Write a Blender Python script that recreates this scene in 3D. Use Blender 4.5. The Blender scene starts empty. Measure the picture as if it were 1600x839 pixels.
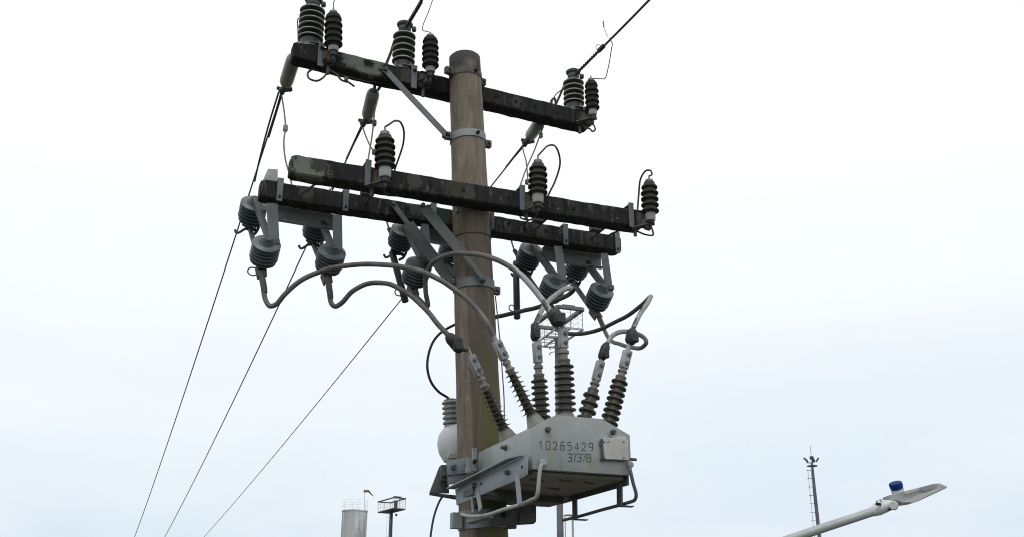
import bpy, bmesh, math, random
from mathutils import Vector, Matrix, noise
random.seed(7)
S = bpy.context.scene
COL = S.collection
R = math.radians

# ------------------------------------------------------------------ camera
CAM = Vector((-1.95, -5.58, 5.6))
PITCH, AZ, FPX = R(20.2), R(22.1), 1580.0
cd = bpy.data.cameras.new('camera')
cam = bpy.data.objects.new('camera', cd); COL.objects.link(cam)
cam.location = CAM
cam.rotation_euler = (R(90) + PITCH, 0, -AZ)
cd.sensor_width = 36; cd.lens = 36 * FPX / 1600
cd.clip_start = 0.05; cd.clip_end = 5000
S.camera = cam

# ------------------------------------------------------------------ world: bright overcast
w = bpy.data.worlds.new('World'); S.world = w; w.use_nodes = True
nt = w.node_tree; nt.nodes.clear()
N = nt.nodes.new; L = nt.links.new
out = N('ShaderNodeOutputWorld'); bg = N('ShaderNodeBackground'); bg.inputs[1].default_value = 0.1
sky = N('ShaderNodeTexSky'); sky.sky_type = 'NISHITA'; sky.sun_disc = False
sky.sun_elevation = R(52); sky.sun_rotation = R(150); sky.air_density = 1.2; sky.dust_density = 3
tc = N('ShaderNodeTexCoord'); sep = N('ShaderNodeSeparateXYZ'); L(tc.outputs['Generated'], sep.inputs[0])
ramp = N('ShaderNodeValToRGB'); L(sep.outputs['Z'], ramp.inputs[0])
cr = ramp.color_ramp; cr.interpolation = 'EASE'
pts = [(0.0, (7.1, 8.2, 9.3)), (0.09, (7.6, 8.6, 9.6)), (0.20, (8.4, 9.3, 10.0)), (0.33, (10.1, 10.45, 10.7)), (0.50, (11.3, 11.3, 11.3)), (1.0, (12.0, 12.0, 12.0))]
while len(cr.elements) < len(pts): cr.elements.new(0.5)
for e, (p, c) in zip(cr.elements, pts): e.position = p; e.color = (*c, 1)
mp = N('ShaderNodeMapping'); mp.inputs['Scale'].default_value = (1.5, 1.5, 5); L(tc.outputs['Generated'], mp.inputs[0])
ns = N('ShaderNodeTexNoise'); ns.inputs['Scale'].default_value = 1.6; ns.inputs['Detail'].default_value = 4; L(mp.outputs[0], ns.inputs['Vector'])
nr = N('ShaderNodeMapRange'); nr.inputs['From Min'].default_value = 0.35; nr.inputs['From Max'].default_value = 0.68
nr.inputs['To Min'].default_value = 0.0; nr.inputs['To Max'].default_value = 0.62; L(ns.outputs['Fac'], nr.inputs['Value'])
cl = N('ShaderNodeMix'); cl.data_type = 'RGBA'; L(nr.outputs[0], cl.inputs['Factor']); L(ramp.outputs[0], cl.inputs['A']); cl.inputs['B'].default_value = (10.2, 10.6, 10.8, 1)
mx = N('ShaderNodeMix'); mx.data_type = 'RGBA'; mx.inputs['Factor'].default_value = 0.93
L(sky.outputs[0], mx.inputs['A']); L(cl.outputs['Result'], mx.inputs['B'])
L(mx.outputs['Result'], bg.inputs[0]); L(bg.outputs[0], out.inputs[0])

sd = bpy.data.lights.new('sun', 'SUN'); sd.energy = 0.7; sd.angle = R(25); sd.color = (1, 0.97, 0.92)
sun = bpy.data.objects.new('sun', sd); COL.objects.link(sun)
sun.rotation_euler = (R(38), 0, R(-30)); sun.location = (0, 0, 30)

S.view_settings.view_transform = 'Standard'; S.view_settings.look = 'None'
S.view_settings.exposure = 0.0; S.view_settings.gamma = 1.0
S.view_settings.use_curve_mapping = False
S.cycles.filter_width = 1.05

# ------------------------------------------------------------------ measuring: where a sight line meets a real plane
fh = Vector((math.sin(AZ), math.cos(AZ), 0)); RT = Vector((math.cos(AZ), -math.sin(AZ), 0))
FW = fh * math.cos(PITCH) + Vector((0, 0, math.sin(PITCH))); UP = Vector((0, 0, math.cos(PITCH))) - fh * math.sin(PITCH)
def at(px, py, Y=None, X=None, Z=None):
    d = FW * FPX + RT * (px - 800) + UP * (419.5 - py)
    t = (Y - CAM.y) / d.y if Y is not None else (X - CAM.x) / d.x if X is not None else (Z - CAM.z) / d.z
    return CAM + d * t

# ------------------------------------------------------------------ materials
MATS = {}
def mat(name, c1, c2=None, scale=8, rough=0.6, metal=0.0, bump=0.0, stretch=(1, 1, 1), spots=None, spot_scale=30, spot_lo=0.6, spec=0.5, patches=None, patch_col=(0.25, 0.28, 0.25), extra=None, rough2=None):
    m = bpy.data.materials.new(name); m.use_nodes = True
    n = m.node_tree; b = n.nodes['Principled BSDF']; NN = n.nodes.new; LL = n.links.new
    b.inputs['Roughness'].default_value = rough; b.inputs['Metallic'].default_value = metal
    b.inputs['Specular IOR Level'].default_value = spec
    c2 = c2 or tuple(x * 0.75 for x in c1)
    t = NN('ShaderNodeTexCoord'); mpn = NN('ShaderNodeMapping'); mpn.inputs['Scale'].default_value = stretch; LL(t.outputs['Object'], mpn.inputs[0])
    no = NN('ShaderNodeTexNoise'); no.inputs['Scale'].default_value = scale; no.inputs['Detail'].default_value = 6; no.inputs['Roughness'].default_value = 0.62; LL(mpn.outputs[0], no.inputs['Vector'])
    r = NN('ShaderNodeValToRGB'); r.color_ramp.elements[0].position = 0.34; r.color_ramp.elements[1].position = 0.66
    r.color_ramp.elements[0].color = (*c2, 1); r.color_ramp.elements[1].color = (*c1, 1); LL(no.outputs['Fac'], r.inputs[0])
    colr = r.outputs[0]
    def mixin(fac_sock, col, base):
        x = NN('ShaderNodeMix'); x.data_type = 'RGBA'; LL(fac_sock, x.inputs['Factor']); LL(base, x.inputs['A'])
        x.inputs['B'].default_value = (*col, 1); return x.outputs['Result']
    if spots:
        mq = NN('ShaderNodeMapping'); mq.inputs['Scale'].default_value = stretch; mq.inputs['Location'].default_value = (3.1, 1.7, 5.3); LL(t.outputs['Object'], mq.inputs[0])
        n2 = NN('ShaderNodeTexNoise'); n2.inputs['Scale'].default_value = spot_scale; n2.inputs['Detail'].default_value = 5; n2.inputs['Roughness'].default_value = 0.7; LL(mq.outputs[0], n2.inputs['Vector'])
        q = NN('ShaderNodeMapRange'); q.inputs['From Min'].default_value = spot_lo; q.inputs['From Max'].default_value = spot_lo + 0.07; LL(n2.outputs['Fac'], q.inputs['Value'])
        colr = mixin(q.outputs[0], spots, colr)
    if patches:
        for (pc, pr, pcol) in patches:
            d = NN('ShaderNodeVectorMath'); d.operation = 'DISTANCE'; LL(t.outputs['Object'], d.inputs[0]); d.inputs[1].default_value = pc
            n3 = NN('ShaderNodeTexNoise'); n3.inputs['Scale'].default_value = 34; n3.inputs['Detail'].default_value = 8; n3.inputs['Roughness'].default_value = 0.68; LL(t.outputs['Object'], n3.inputs['Vector'])
            k = NN('ShaderNodeMath'); k.operation = 'MULTIPLY_ADD'; LL(n3.outputs['Fac'], k.inputs[0]); k.inputs[1].default_value = -pr * 2.4; LL(d.outputs['Value'], k.inputs[2])
            q = NN('ShaderNodeMapRange'); q.inputs['From Min'].default_value = -pr * 0.12; q.inputs['From Max'].default_value = -pr * 0.34; LL(k.outputs[0], q.inputs['Value'])
            colr = mixin(q.outputs[0], pcol, colr)
    if extra: colr = extra(n, t, colr, mixin)
    oi = NN('ShaderNodeObjectInfo'); hs = NN('ShaderNodeHueSaturation'); vr = NN('ShaderNodeMapRange')
    vr.inputs['To Min'].default_value = 0.86; vr.inputs['To Max'].default_value = 1.14; LL(oi.outputs['Random'], vr.inputs['Value']); LL(vr.outputs[0], hs.inputs['Value']); LL(colr, hs.inputs['Color']); colr = hs.outputs[0]
    LL(colr, b.inputs['Base Color'])
    if rough2 is not None:
        q = NN('ShaderNodeMapRange'); q.inputs['To Min'].default_value = rough; q.inputs['To Max'].default_value = rough2; LL(no.outputs['Fac'], q.inputs['Value']); LL(q.outputs[0], b.inputs['Roughness'])
    if bump:
        nb = NN('ShaderNodeTexNoise'); nb.inputs['Scale'].default_value = scale * 5; nb.inputs['Detail'].default_value = 5; LL(mpn.outputs[0], nb.inputs['Vector'])
        bp = NN('ShaderNodeBump'); bp.inputs['Strength'].default_value = bump; bp.inputs['Distance'].default_value = 0.01; LL(nb.outputs['Fac'], bp.inputs['Height']); LL(bp.outputs[0], b.inputs['Normal'])
    MATS[name] = m
    return m

mat('galvanised', (0.160, 0.176, 0.190), (0.108, 0.12, 0.13), 14, 0.55, 0.15, 0.1, spots=(0.17, 0.15, 0.12), spot_scale=24, spot_lo=0.68, rough2=0.7)
mat('galvanised_pale', (0.335, 0.355, 0.368), (0.24, 0.255, 0.265), 14, 0.6, 0.1, 0.1, spots=(0.2, 0.18, 0.15), spot_scale=26, spot_lo=0.67)
mat('galvanised_dark', (0.10, 0.11, 0.11), (0.055, 0.06, 0.06), 18, 0.65, 0.1, 0.2, spots=(0.13, 0.09, 0.06), spot_scale=22, spot_lo=0.6)
mat('rusty_steel', (0.135, 0.122, 0.105), (0.07, 0.063, 0.054), 30, 0.8, 0.0, 0.4, spots=(0.14, 0.09, 0.06), spot_scale=40, spot_lo=0.6)
mat('porcelain_grey', (0.23, 0.245, 0.225), (0.16, 0.175, 0.16), 10, 0.28, 0, 0.02, spots=(0.1, 0.1, 0.08), spot_scale=18, spot_lo=0.62)
mat('porcelain_blue_grey', (0.125, 0.150, 0.166), (0.082, 0.10, 0.111), 12, 0.32, 0, 0.03, spots=(0.12, 0.13, 0.12), spot_scale=20, spot_lo=0.62)
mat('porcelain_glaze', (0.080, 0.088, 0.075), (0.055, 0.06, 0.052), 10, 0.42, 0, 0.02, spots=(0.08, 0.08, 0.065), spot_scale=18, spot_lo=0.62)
mat('porcelain_rim_glint', (0.42, 0.43, 0.40), (0.27, 0.28, 0.26), 22, 0.4, 0, 0.02, spots=(0.16, 0.165, 0.145), spot_scale=26, spot_lo=0.63)  # sky reflected by the shed rims, put into the colour
mat('polymer_dark', (0.026, 0.025, 0.023), (0.016, 0.016, 0.015), 30, 0.75, 0, 0.1, spots=(0.04, 0.038, 0.032), spot_scale=40, spot_lo=0.62, spec=0.15)
mat('polymer_olive', (0.055, 0.055, 0.044), (0.034, 0.034, 0.028), 30, 0.75, 0, 0.1, spots=(0.075, 0.075, 0.06), spot_scale=40, spot_lo=0.62, spec=0.15)
mat('bushing_brown', (0.060, 0.056, 0.040), (0.032, 0.031, 0.023), 20, 0.38, 0, 0.1, spots=(0.115, 0.108, 0.082), spot_scale=26, spot_lo=0.62)
mat('bushing_grey', (0.215, 0.213, 0.192), (0.13, 0.13, 0.113), 20, 0.45, 0, 0.1, spots=(0.09, 0.08, 0.06), spot_scale=26, spot_lo=0.62)
mat('strain_polymer', (0.22, 0.25, 0.205), (0.15, 0.17, 0.14), 20, 0.4, 0, 0.05, spots=(0.1, 0.11, 0.08), spot_scale=30, spot_lo=0.6)
mat('foot_plastic', (0.36, 0.36, 0.345), (0.25, 0.25, 0.235), 20, 0.55, 0, 0.05, spots=(0.2, 0.19, 0.17), spot_scale=30, spot_lo=0.62)
mat('cap_metal', (0.19, 0.20, 0.20), (0.11, 0.115, 0.115), 40, 0.5, 0.3, 0.1)
mat('cable_grey', (0.125, 0.127, 0.114), (0.075, 0.077, 0.07), 14, 0.55, 0, 0.15, spots=(0.17, 0.165, 0.15), spot_scale=30, spot_lo=0.62)
mat('cable_dark', (0.06, 0.058, 0.048), (0.036, 0.036, 0.03), 14, 0.55, 0, 0.15, spots=(0.13, 0.125, 0.105), spot_scale=30, spot_lo=0.64)
mat('cable_skylit', (0.35, 0.355, 0.36), (0.29, 0.295, 0.30), 16, 0.5, 0, 0.05, spots=(0.26, 0.255, 0.25), spot_scale=20, spot_lo=0.66)  # sky light on the raised cable stretches, put into the colour
mat('rubber_black', (0.022, 0.024, 0.028), (0.014, 0.015, 0.018), 40, 0.5, 0, 0.2)
mat('tie_brown', (0.055, 0.036, 0.032), (0.028, 0.02, 0.02), 40, 0.7)
mat('wire_dark', (0.05, 0.042, 0.04), (0.028, 0.024, 0.024), 60, 0.6, 0.2, 0)
mat('wire_grey', (0.16, 0.155, 0.15), (0.10, 0.095, 0.09), 60, 0.5, 0.3, 0)
mat('hole_black', (0.006, 0.006, 0.006), (0.004, 0.004, 0.004), 10, 0.9)
mat('ink', (0.035, 0.04, 0.042), (0.085, 0.092, 0.095), 60, 0.8)
mat('moss', (0.045, 0.075, 0.02), (0.02, 0.035, 0.01), 60, 0.9, 0, 0.5)
mat('floor_paint', (0.20, 0.195, 0.185), (0.13, 0.125, 0.118), 5, 0.6, 0, 0.1, spots=(0.09, 0.085, 0.075), spot_scale=12, spot_lo=0.6)
mat('plate_paint', (0.43, 0.425, 0.41), (0.35, 0.345, 0.33), 14, 0.55, 0, 0.05, spots=(0.4, 0.37, 0.34), spot_scale=20, spot_lo=0.6)
mat('silo_paint', (0.52, 0.55, 0.545), (0.36, 0.39, 0.39), 0.9, 0.7, 0, 0.0, stretch=(1, 1, 0.12), spots=(0.74, 0.76, 0.78), spot_scale=0.7, spot_lo=0.55)
mat('far_steel', (0.12, 0.13, 0.145), (0.075, 0.085, 0.095), 1.5, 0.6, 0.1)
mat('far_steel_dark', (0.065, 0.07, 0.08), (0.04, 0.045, 0.05), 1.5, 0.6, 0.1)
mat('far_rail', (0.42, 0.44, 0.47), (0.34, 0.36, 0.39), 1.5, 0.6, 0.1)
mat('tower_steel', (0.16, 0.165, 0.17), (0.11, 0.114, 0.118), 1.5, 0.6, 0.1)
mat('windsock_cloth', (0.36, 0.25, 0.09), (0.24, 0.16, 0.06), 2.0, 0.8)
mat('windsock_tail', (0.15, 0.13, 0.08), (0.1, 0.085, 0.05), 2.0, 0.8)
mat('lamp_paint', (0.55, 0.57, 0.58), (0.43, 0.45, 0.46), 5, 0.45, 0.1, 0.03, spots=(0.27, 0.28, 0.28), spot_scale=9, spot_lo=0.62)
mat('lamp_arm_paint', (0.40, 0.42, 0.43), (0.32, 0.34, 0.35), 4, 0.5, 0.15, 0.03, spots=(0.24, 0.25, 0.25), spot_scale=9, spot_lo=0.66)
mat('lamp_white', (0.74, 0.75, 0.75), (0.64, 0.65, 0.65), 6, 0.2)  # near-white; also paints the highlight on the luminaire
mat('blue_plastic', (0.003, 0.028, 0.165), (0.002, 0.016, 0.10), 14, 0.55, spec=0.15)

def tank_extra(n, t, colr, mixin):
    # algae and rust runs
    mp2 = n.nodes.new('ShaderNodeMapping'); mp2.inputs['Scale'].default_value = (9, 9, 1.1); n.links.new(t.outputs['Object'], mp2.inputs[0])
    q = n.nodes.new('ShaderNodeTexNoise'); q.inputs['Scale'].default_value = 2.2; q.inputs['Detail'].default_value = 4; n.links.new(mp2.outputs[0], q.inputs['Vector'])
    r = n.nodes.new('ShaderNodeMapRange'); r.inputs['From Min'].default_value = 0.56; r.inputs['From Max'].default_value = 0.72; r.inputs['To Max'].default_value = 0.75; n.links.new(q.outputs['Fac'], r.inputs['Value'])
    colr = mixin(r.outputs[0], (0.27, 0.285, 0.21), colr)
    mp3 = n.nodes.new('ShaderNodeMapping'); mp3.inputs['Scale'].default_value = (26, 26, 2.4); mp3.inputs['Location'].default_value = (2, 5, 1); n.links.new(t.outputs['Object'], mp3.inputs[0])
    q3 = n.nodes.new('ShaderNodeTexNoise'); q3.inputs['Scale'].default_value = 1.5; q3.inputs['Detail'].default_value = 7; q3.inputs['Roughness'].default_value = 0.7; n.links.new(mp3.outputs[0], q3.inputs['Vector'])
    r3 = n.nodes.new('ShaderNodeMapRange'); r3.inputs['From Min'].default_value = 0.6; r3.inputs['From Max'].default_value = 0.74; r3.inputs['To Max'].default_value = 0.6; n.links.new(q3.outputs['Fac'], r3.inputs['Value'])
    return mixin(r3.outputs[0], (0.17, 0.165, 0.13), colr)
mat('vt_paint', (0.52, 0.545, 0.56), (0.45, 0.475, 0.49), 5, 0.45, 0, 0.03, spots=(0.36, 0.36, 0.33), spot_scale=18, spot_lo=0.68)
mat('galvanised_mid', (0.112, 0.127, 0.126), (0.072, 0.083, 0.082), 14, 0.6, 0.1, 0.1, spots=(0.13, 0.125, 0.1), spot_scale=22, spot_lo=0.63)
mat('tank_paint', (0.335, 0.365, 0.362), (0.265, 0.295, 0.296), 5, 0.42, 0.0, 0.03, patches=[(tuple(at(926, 722, Y=-0.95) - Vector((0.31, -0.55, 6.40))), 0.035, (0.285, 0.315, 0.26)), (tuple(at(855, 682, Y=-0.95) - Vector((0.31, -0.55, 6.40))), 0.022, (0.27, 0.27, 0.24)), (tuple(at(957, 683, Y=-0.95) - Vector((0.31, -0.55, 6.40))), 0.022, (0.27, 0.27, 0.24))], spots=(0.29, 0.29, 0.25), spot_scale=30, spot_lo=0.68, extra=tank_extra)
mat('frame_paint', (0.245, 0.28, 0.305), (0.185, 0.215, 0.235), 7, 0.5, 0.05, 0.05, spots=(0.27, 0.25, 0.2), spot_scale=24, spot_lo=0.68)

PT, PB = Vector((-0.028, 0, 9.27)), Vector((0.142, 0, 6.156))
KX = (PT.x - PB.x) / (PT.z - PB.z)
def pole_x(z): return PB.x + KX * (z - PB.z)
def pole_r(z): return 0.104 + (9.27 - z) * 0.0118
POLE0 = Vector((pole_x(0), 0, 0))
def pole_extra(n, t, colr, mixin):
    NN = n.nodes.new; LL = n.links.new
    s = NN('ShaderNodeSeparateXYZ'); LL(t.outputs['Object'], s.inputs[0])
    no = NN('ShaderNodeTexNoise'); no.inputs['Scale'].default_value = 9; no.inputs['Detail'].default_value = 5; LL(t.outputs['Object'], no.inputs['Vector'])
    # fine grain, pits and long pale lime runs
    fm_ = NN('ShaderNodeMapping'); fm_.inputs['Scale'].default_value = (26, 26, 3.0); LL(t.outputs['Object'], fm_.inputs[0])
    f1_ = NN('ShaderNodeTexNoise'); f1_.inputs['Scale'].default_value = 2.0; f1_.inputs['Detail'].default_value = 8; f1_.inputs['Roughness'].default_value = 0.75; LL(fm_.outputs[0], f1_.inputs['Vector'])
    f2_ = NN('ShaderNodeMapRange'); f2_.inputs['From Min'].default_value = 0.5; f2_.inputs['From Max'].default_value = 0.72; f2_.inputs['To Max'].default_value = 0.75; LL(f1_.outputs['Fac'], f2_.inputs['Value'])
    colr = mixin(f2_.outputs[0], (0.075, 0.055, 0.038), colr)
    lm_ = NN('ShaderNodeMapping'); lm_.inputs['Scale'].default_value = (17, 17, 0.8); lm_.inputs['Location'].default_value = (4, 9, 2); LL(t.outputs['Object'], lm_.inputs[0])
    l1_ = NN('ShaderNodeTexNoise'); l1_.inputs['Scale'].default_value = 1.3; l1_.inputs['Detail'].default_value = 6; LL(lm_.outputs[0], l1_.inputs['Vector'])
    l2_ = NN('ShaderNodeMapRange'); l2_.inputs['From Min'].default_value = 0.58; l2_.inputs['From Max'].default_value = 0.72; l2_.inputs['To Max'].default_value = 0.75; LL(l1_.outputs['Fac'], l2_.inputs['Value'])
    colr = mixin(l2_.outputs[0], (0.29, 0.265, 0.215), colr)
    # soot black weathered cap
    a = NN('ShaderNodeMath'); a.operation = 'MULTIPLY_ADD'; LL(no.outputs['Fac'], a.inputs[0]); a.inputs[1].default_value = 0.5; LL(s.outputs['Z'], a.inputs[2])
    q = NN('ShaderNodeMapRange'); q.inputs['From Min'].default_value = 9.33; q.inputs['From Max'].default_value = 9.42; q.inputs['To Max'].default_value = 0.92; LL(a.outputs[0], q.inputs['Value'])
    colr = mixin(q.outputs[0], (0.035, 0.036, 0.038), colr)
    # distance across the leaning shaft
    ax = NN('ShaderNodeMath'); ax.operation = 'MULTIPLY_ADD'; LL(s.outputs['Z'], ax.inputs[0]); ax.inputs[1].default_value = -KX; LL(s.outputs['X'], ax.inputs[2])
    nz = NN('ShaderNodeMapping'); nz.inputs['Scale'].default_value = (14, 14, 1.0); LL(t.outputs['Object'], nz.inputs[0])
    n4 = NN('ShaderNodeTexNoise'); n4.inputs['Scale'].default_value = 1.0; n4.inputs['Detail'].default_value = 4; LL(nz.outputs[0], n4.inputs['Vector'])
    ad = NN('ShaderNodeMath'); ad.operation = 'MULTIPLY_ADD'; LL(n4.outputs['Fac'], ad.inputs[0]); ad.inputs[1].default_value = 0.03; LL(ax.outputs[0], ad.inputs[2])
    # brown damp run right of the casting seam, below the double arm
    q1 = NN('ShaderNodeMapRange'); q1.inputs['From Min'].default_value = -0.068; q1.inputs['From Max'].default_value = -0.060; LL(ad.outputs[0], q1.inputs['Value'])
    q2 = NN('ShaderNodeMapRange'); q2.inputs['From Min'].default_value = 8.1; q2.inputs['From Max'].default_value = 7.9; LL(s.outputs['Z'], q2.inputs['Value'])
    q3 = NN('ShaderNodeMapRange'); q3.inputs['From Min'].default_value = 0.2; q3.inputs['From Max'].default_value = 0.62; q3.inputs['To Min'].default_value = 0.35; q3.inputs['To Max'].default_value = 0.85; LL(n4.outputs['Fac'], q3.inputs['Value'])
    m1 = NN('ShaderNodeMath'); m1.operation = 'MULTIPLY'; LL(q1.outputs[0], m1.inputs[0]); LL(q2.outputs[0], m1.inputs[1])
    m2 = NN('ShaderNodeMath'); m2.operation = 'MULTIPLY'; LL(m1.outputs[0], m2.inputs[0]); LL(q3.outputs[0], m2.inputs[1])
    colr = mixin(m2.outputs[0], (0.072, 0.058, 0.043), colr)
    # algae
    g1 = NN('ShaderNodeMapRange'); g1.inputs['From Min'].default_value = -0.045; g1.inputs['From Max'].default_value = 0.005; LL(ad.outputs[0], g1.inputs['Value'])
    g2 = NN('ShaderNodeMapRange'); g2.inputs['From Min'].default_value = 7.3; g2.inputs['From Max'].default_value = 6.85; LL(s.outputs['Z'], g2.inputs['Value'])
    g3 = NN('ShaderNodeMath'); g3.operation = 'MULTIPLY'; LL(g1.outputs[0], g3.inputs[0]); LL(g2.outputs[0], g3.inputs[1])
    g4 = NN('ShaderNodeMath'); g4.operation = 'MULTIPLY'; LL(g3.outputs[0], g4.inputs[0]); LL(q3.outputs[0], g4.inputs[1])
    colr = mixin(g4.outputs[0], (0.095, 0.10, 0.035), colr)
    return colr
mat('pole_concrete', (0.202, 0.171, 0.134), (0.098, 0.078, 0.058), 3.2, 0.85, 0, 0.35, stretch=(3.4, 3.4, 0.9), spots=(0.29, 0.27, 0.235), spot_scale=6, spot_lo=0.62, extra=pole_extra)

def arm_mat(name, patches):
    return mat(name, (0.035, 0.035, 0.036), (0.015, 0.015, 0.016), 5, 0.85, 0, 0.6, stretch=(3.2, 3.2, 0.75), spots=(0.080, 0.080, 0.077), spot_scale=10.0, spot_lo=0.56, spec=0.15, patches=patches)

# ------------------------------------------------------------------ mesh builder
class MB:
    def __init__(s): s.bm = bmesh.new()
    def box(s, c, size, rot=None, bevel=0.0, seg=1):
        M = Matrix.Translation(c) @ ((rot or Matrix.Identity(3)).to_4x4()) @ Matrix.Diagonal((*size, 1))
        r = bmesh.ops.create_cube(s.bm, size=1, matrix=M)
        if bevel:
            es = list({e for v in r['verts'] for e in v.link_edges})
            bmesh.ops.bevel(s.bm, geom=es, offset=bevel, segments=seg, profile=0.5, affect='EDGES')
        return s
    def bar(s, a, b, wd, th, side=Vector((1, 0, 0)), bevel=0.0):
        a, b = Vector(a), Vector(b); d = b - a; ln = d.length; d.normalize()
        sx = (side - d * side.dot(d)).normalized(); sy = d.cross(sx)
        rot = Matrix((sx, sy, d)).transposed()
        return s.box((a + b) / 2, (wd, th, ln), rot, bevel)
    def tube(s, pts, r, seg=8, smooth=4, caps=True):
        pts = [Vector(p) for p in pts]
        if smooth and len(pts) > 2: pts = spline(pts, smooth)
        n = len(pts); rs = r if isinstance(r, (list, tuple)) else None
        rings = []; prev = None
        for i, p in enumerate(pts):
            t = (pts[min(i + 1, n - 1)] - pts[max(i - 1, 0)])
            if t.length < 1e-9: t = Vector((0, 0, 1))
            t.normalize()
            if prev is None: u = t.orthogonal().normalized()
            else:
                u = prev - t * prev.dot(t)
                u = u.normalized() if u.length > 1e-6 else t.orthogonal().normalized()
            prev = u; v = t.cross(u)
            if rs:
                k = i / (n - 1) * (len(rs) - 1); a = int(min(k, len(rs) - 2)); rr = rs[a] + (rs[a + 1] - rs[a]) * (k - a)
            else: rr = r
            rings.append([s.bm.verts.new(p + (u * math.cos(2 * math.pi * j / seg) + v * math.sin(2 * math.pi * j / seg)) * rr) for j in range(seg)])
        for a, b in zip(rings, rings[1:]):
            for j in range(seg): s.bm.faces.new((a[j], a[(j + 1) % seg], b[(j + 1) % seg], b[j]))
        if caps:
            s.bm.faces.new(rings[0][::-1]); s.bm.faces.new(rings[-1])
        return s
    def lathe(s, a, b, prof, seg=24, caps=True, scale_len=False):
        """prof: (distance along a->b, radius)."""
        a, b = Vector(a), Vector(b); d = b - a; ln = d.length; d.normalize()
        u = d.orthogonal().normalized(); v = d.cross(u); rings = []
        for t, r in prof:
            p = a + d * (t * ln if scale_len else t)
            rings.append([s.bm.verts.new(p + (u * math.cos(2 * math.pi * j / seg) + v * math.sin(2 * math.pi * j / seg)) * max(r, 1e-4)) for j in range(seg)])
        for q, w_ in zip(rings, rings[1:]):
            for j in range(seg): s.bm.faces.new((q[j], q[(j + 1) % seg], w_[(j + 1) % seg], w_[j]))
        if caps:
            s.bm.faces.new(rings[0][::-1]); s.bm.faces.new(rings[-1])
        return s
    def prism(s, poly, vec, bevel=0.0):
        vec = Vector(vec)
        a = [s.bm.verts.new(Vector(p)) for p in poly]; b = [s.bm.verts.new(Vector(p) + vec) for p in poly]
        n = len(poly); fs = [s.bm.faces.new(a[::-1]), s.bm.faces.new(b)]
        for i in range(n): fs.append(s.bm.faces.new((a[i], a[(i + 1) % n], b[(i + 1) % n], b[i])))
        bmesh.ops.recalc_face_normals(s.bm, faces=fs)
        if bevel:
            es = list({e for f in fs for e in f.edges})
            bmesh.ops.bevel(s.bm, geom=es, offset=bevel, segments=2, profile=0.5, affect='EDGES')
        return s
    def build(s, name, m, parent=None, base=None, angle=38, label=None):
        bmesh.ops.recalc_face_normals(s.bm, faces=s.bm.faces[:])
        me = bpy.data.meshes.new(name)
        o = None
        orig = Vector((0, 0, 0))
        if parent is not None:
            q = parent
            while q is not None: orig = orig + q.location; q = q.parent
        elif base is not None: orig = Vector(base)
        for v in s.bm.verts: v.co -= orig
        s.bm.to_mesh(me); s.bm.free()
        for p in me.polygons: p.use_smooth = True
        me.set_sharp_from_angle(angle=R(angle))
        me.materials.append(MATS[m] if isinstance(m, str) else m)
        o = bpy.data.objects.new(name, me); COL.objects.link(o)
        if parent is not None: o.parent = parent
        elif base is not None: o.location = orig
        if label: o['label'] = label
        return o

def spline(p, k):
    o = []; n = len(p)
    for i in range(n - 1):
        p0 = p[i - 1] if i else p[0] * 2 - p[1]; p1 = p[i]; p2 = p[i + 1]; p3 = p[i + 2] if i + 2 < n else p[-1] * 2 - p[-2]
        d1 = max((p1 - p0).length, 1e-5) ** .5; d2 = max((p2 - p1).length, 1e-5) ** .5; d3 = max((p3 - p2).length, 1e-5) ** .5
        m1 = (p2 - p1) + ((p1 - p0) / d1 - (p2 - p0) / (d1 + d2)) * d2
        m2 = (p2 - p1) + ((p3 - p2) / d3 - (p3 - p1) / (d2 + d3)) * d2
        for j in range(k):
            t = j / k; t2 = t * t; t3 = t2 * t
            o.append(p1 * (2 * t3 - 3 * t2 + 1) + m1 * (t3 - 2 * t2 + t) + p2 * (-2 * t3 + 3 * t2) + m2 * (t3 - t2))
    o.append(p[-1]); return o

def thing(name, loc, label, cat, group=None):
    o = bpy.data.objects.new(name, None); COL.objects.link(o); o.location = loc; o.empty_display_size = 0.1
    o['label'] = label; o['category'] = cat
    if group: o['group'] = group
    return o
def tag(o, label, cat, group=None):
    o['label'] = label; o['category'] = cat
    if group: o['group'] = group
    return o
def V(*a): return Vector(a)

# ------------------------------------------------------------------ ground
g = MB()
b = g.bm
vs = [b.verts.new(p) for p in ((-2500, -2500, 0), (2500, -2500, 0), (2500, 2500, 0), (-2500, 2500, 0))]
b.faces.new(vs)
mat('ground_cover', (0.085, 0.09, 0.055), (0.06, 0.058, 0.045), 0.2, 0.95, 0, 0.3, spots=(0.11, 0.105, 0.09), spot_scale=0.4, spot_lo=0.55)
o = g.build('ground', 'ground_cover'); o['kind'] = 'structure'

# ------------------------------------------------------------------ utility pole
pole = thing('utility_pole', POLE0, 'tall leaning round concrete pole with brown stains carrying three dark crossarms', 'utility pole')
axis = (PT - POLE0).normalized()
H = (PT - POLE0).length
prof = []
for i in range(0, 121):
    z = 9.27 * i / 120
    prof.append((H * i / 120, pole_r(z) * (1 + 0.006 * math.sin(i * 1.7))))
prof += [(H + 0.012, pole_r(9.3) - 0.012), (H + 0.018, pole_r(9.3) - 0.04)]
MB().lathe(POLE0, PT, prof, 48).build('shaft', 'pole_concrete', pole, angle=60)
# casting seam: a slim raised strip up the camera side of the lower shaft
pa, pb_ = V(pole_x(5.2) - 0.085, 0, 5.2), V(pole_x(8.09) - 0.078, 0, 8.09)
pa.y = -math.sqrt(pole_r(5.2) ** 2 - 0.085 ** 2); pb_.y = -math.sqrt(pole_r(8.09) ** 2 - 0.078 ** 2)
MB().bar(pa, pb_, 0.006, 0.008, V(1, 0, 0)).build('casting_seam', 'pole_concrete', pole)

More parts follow.
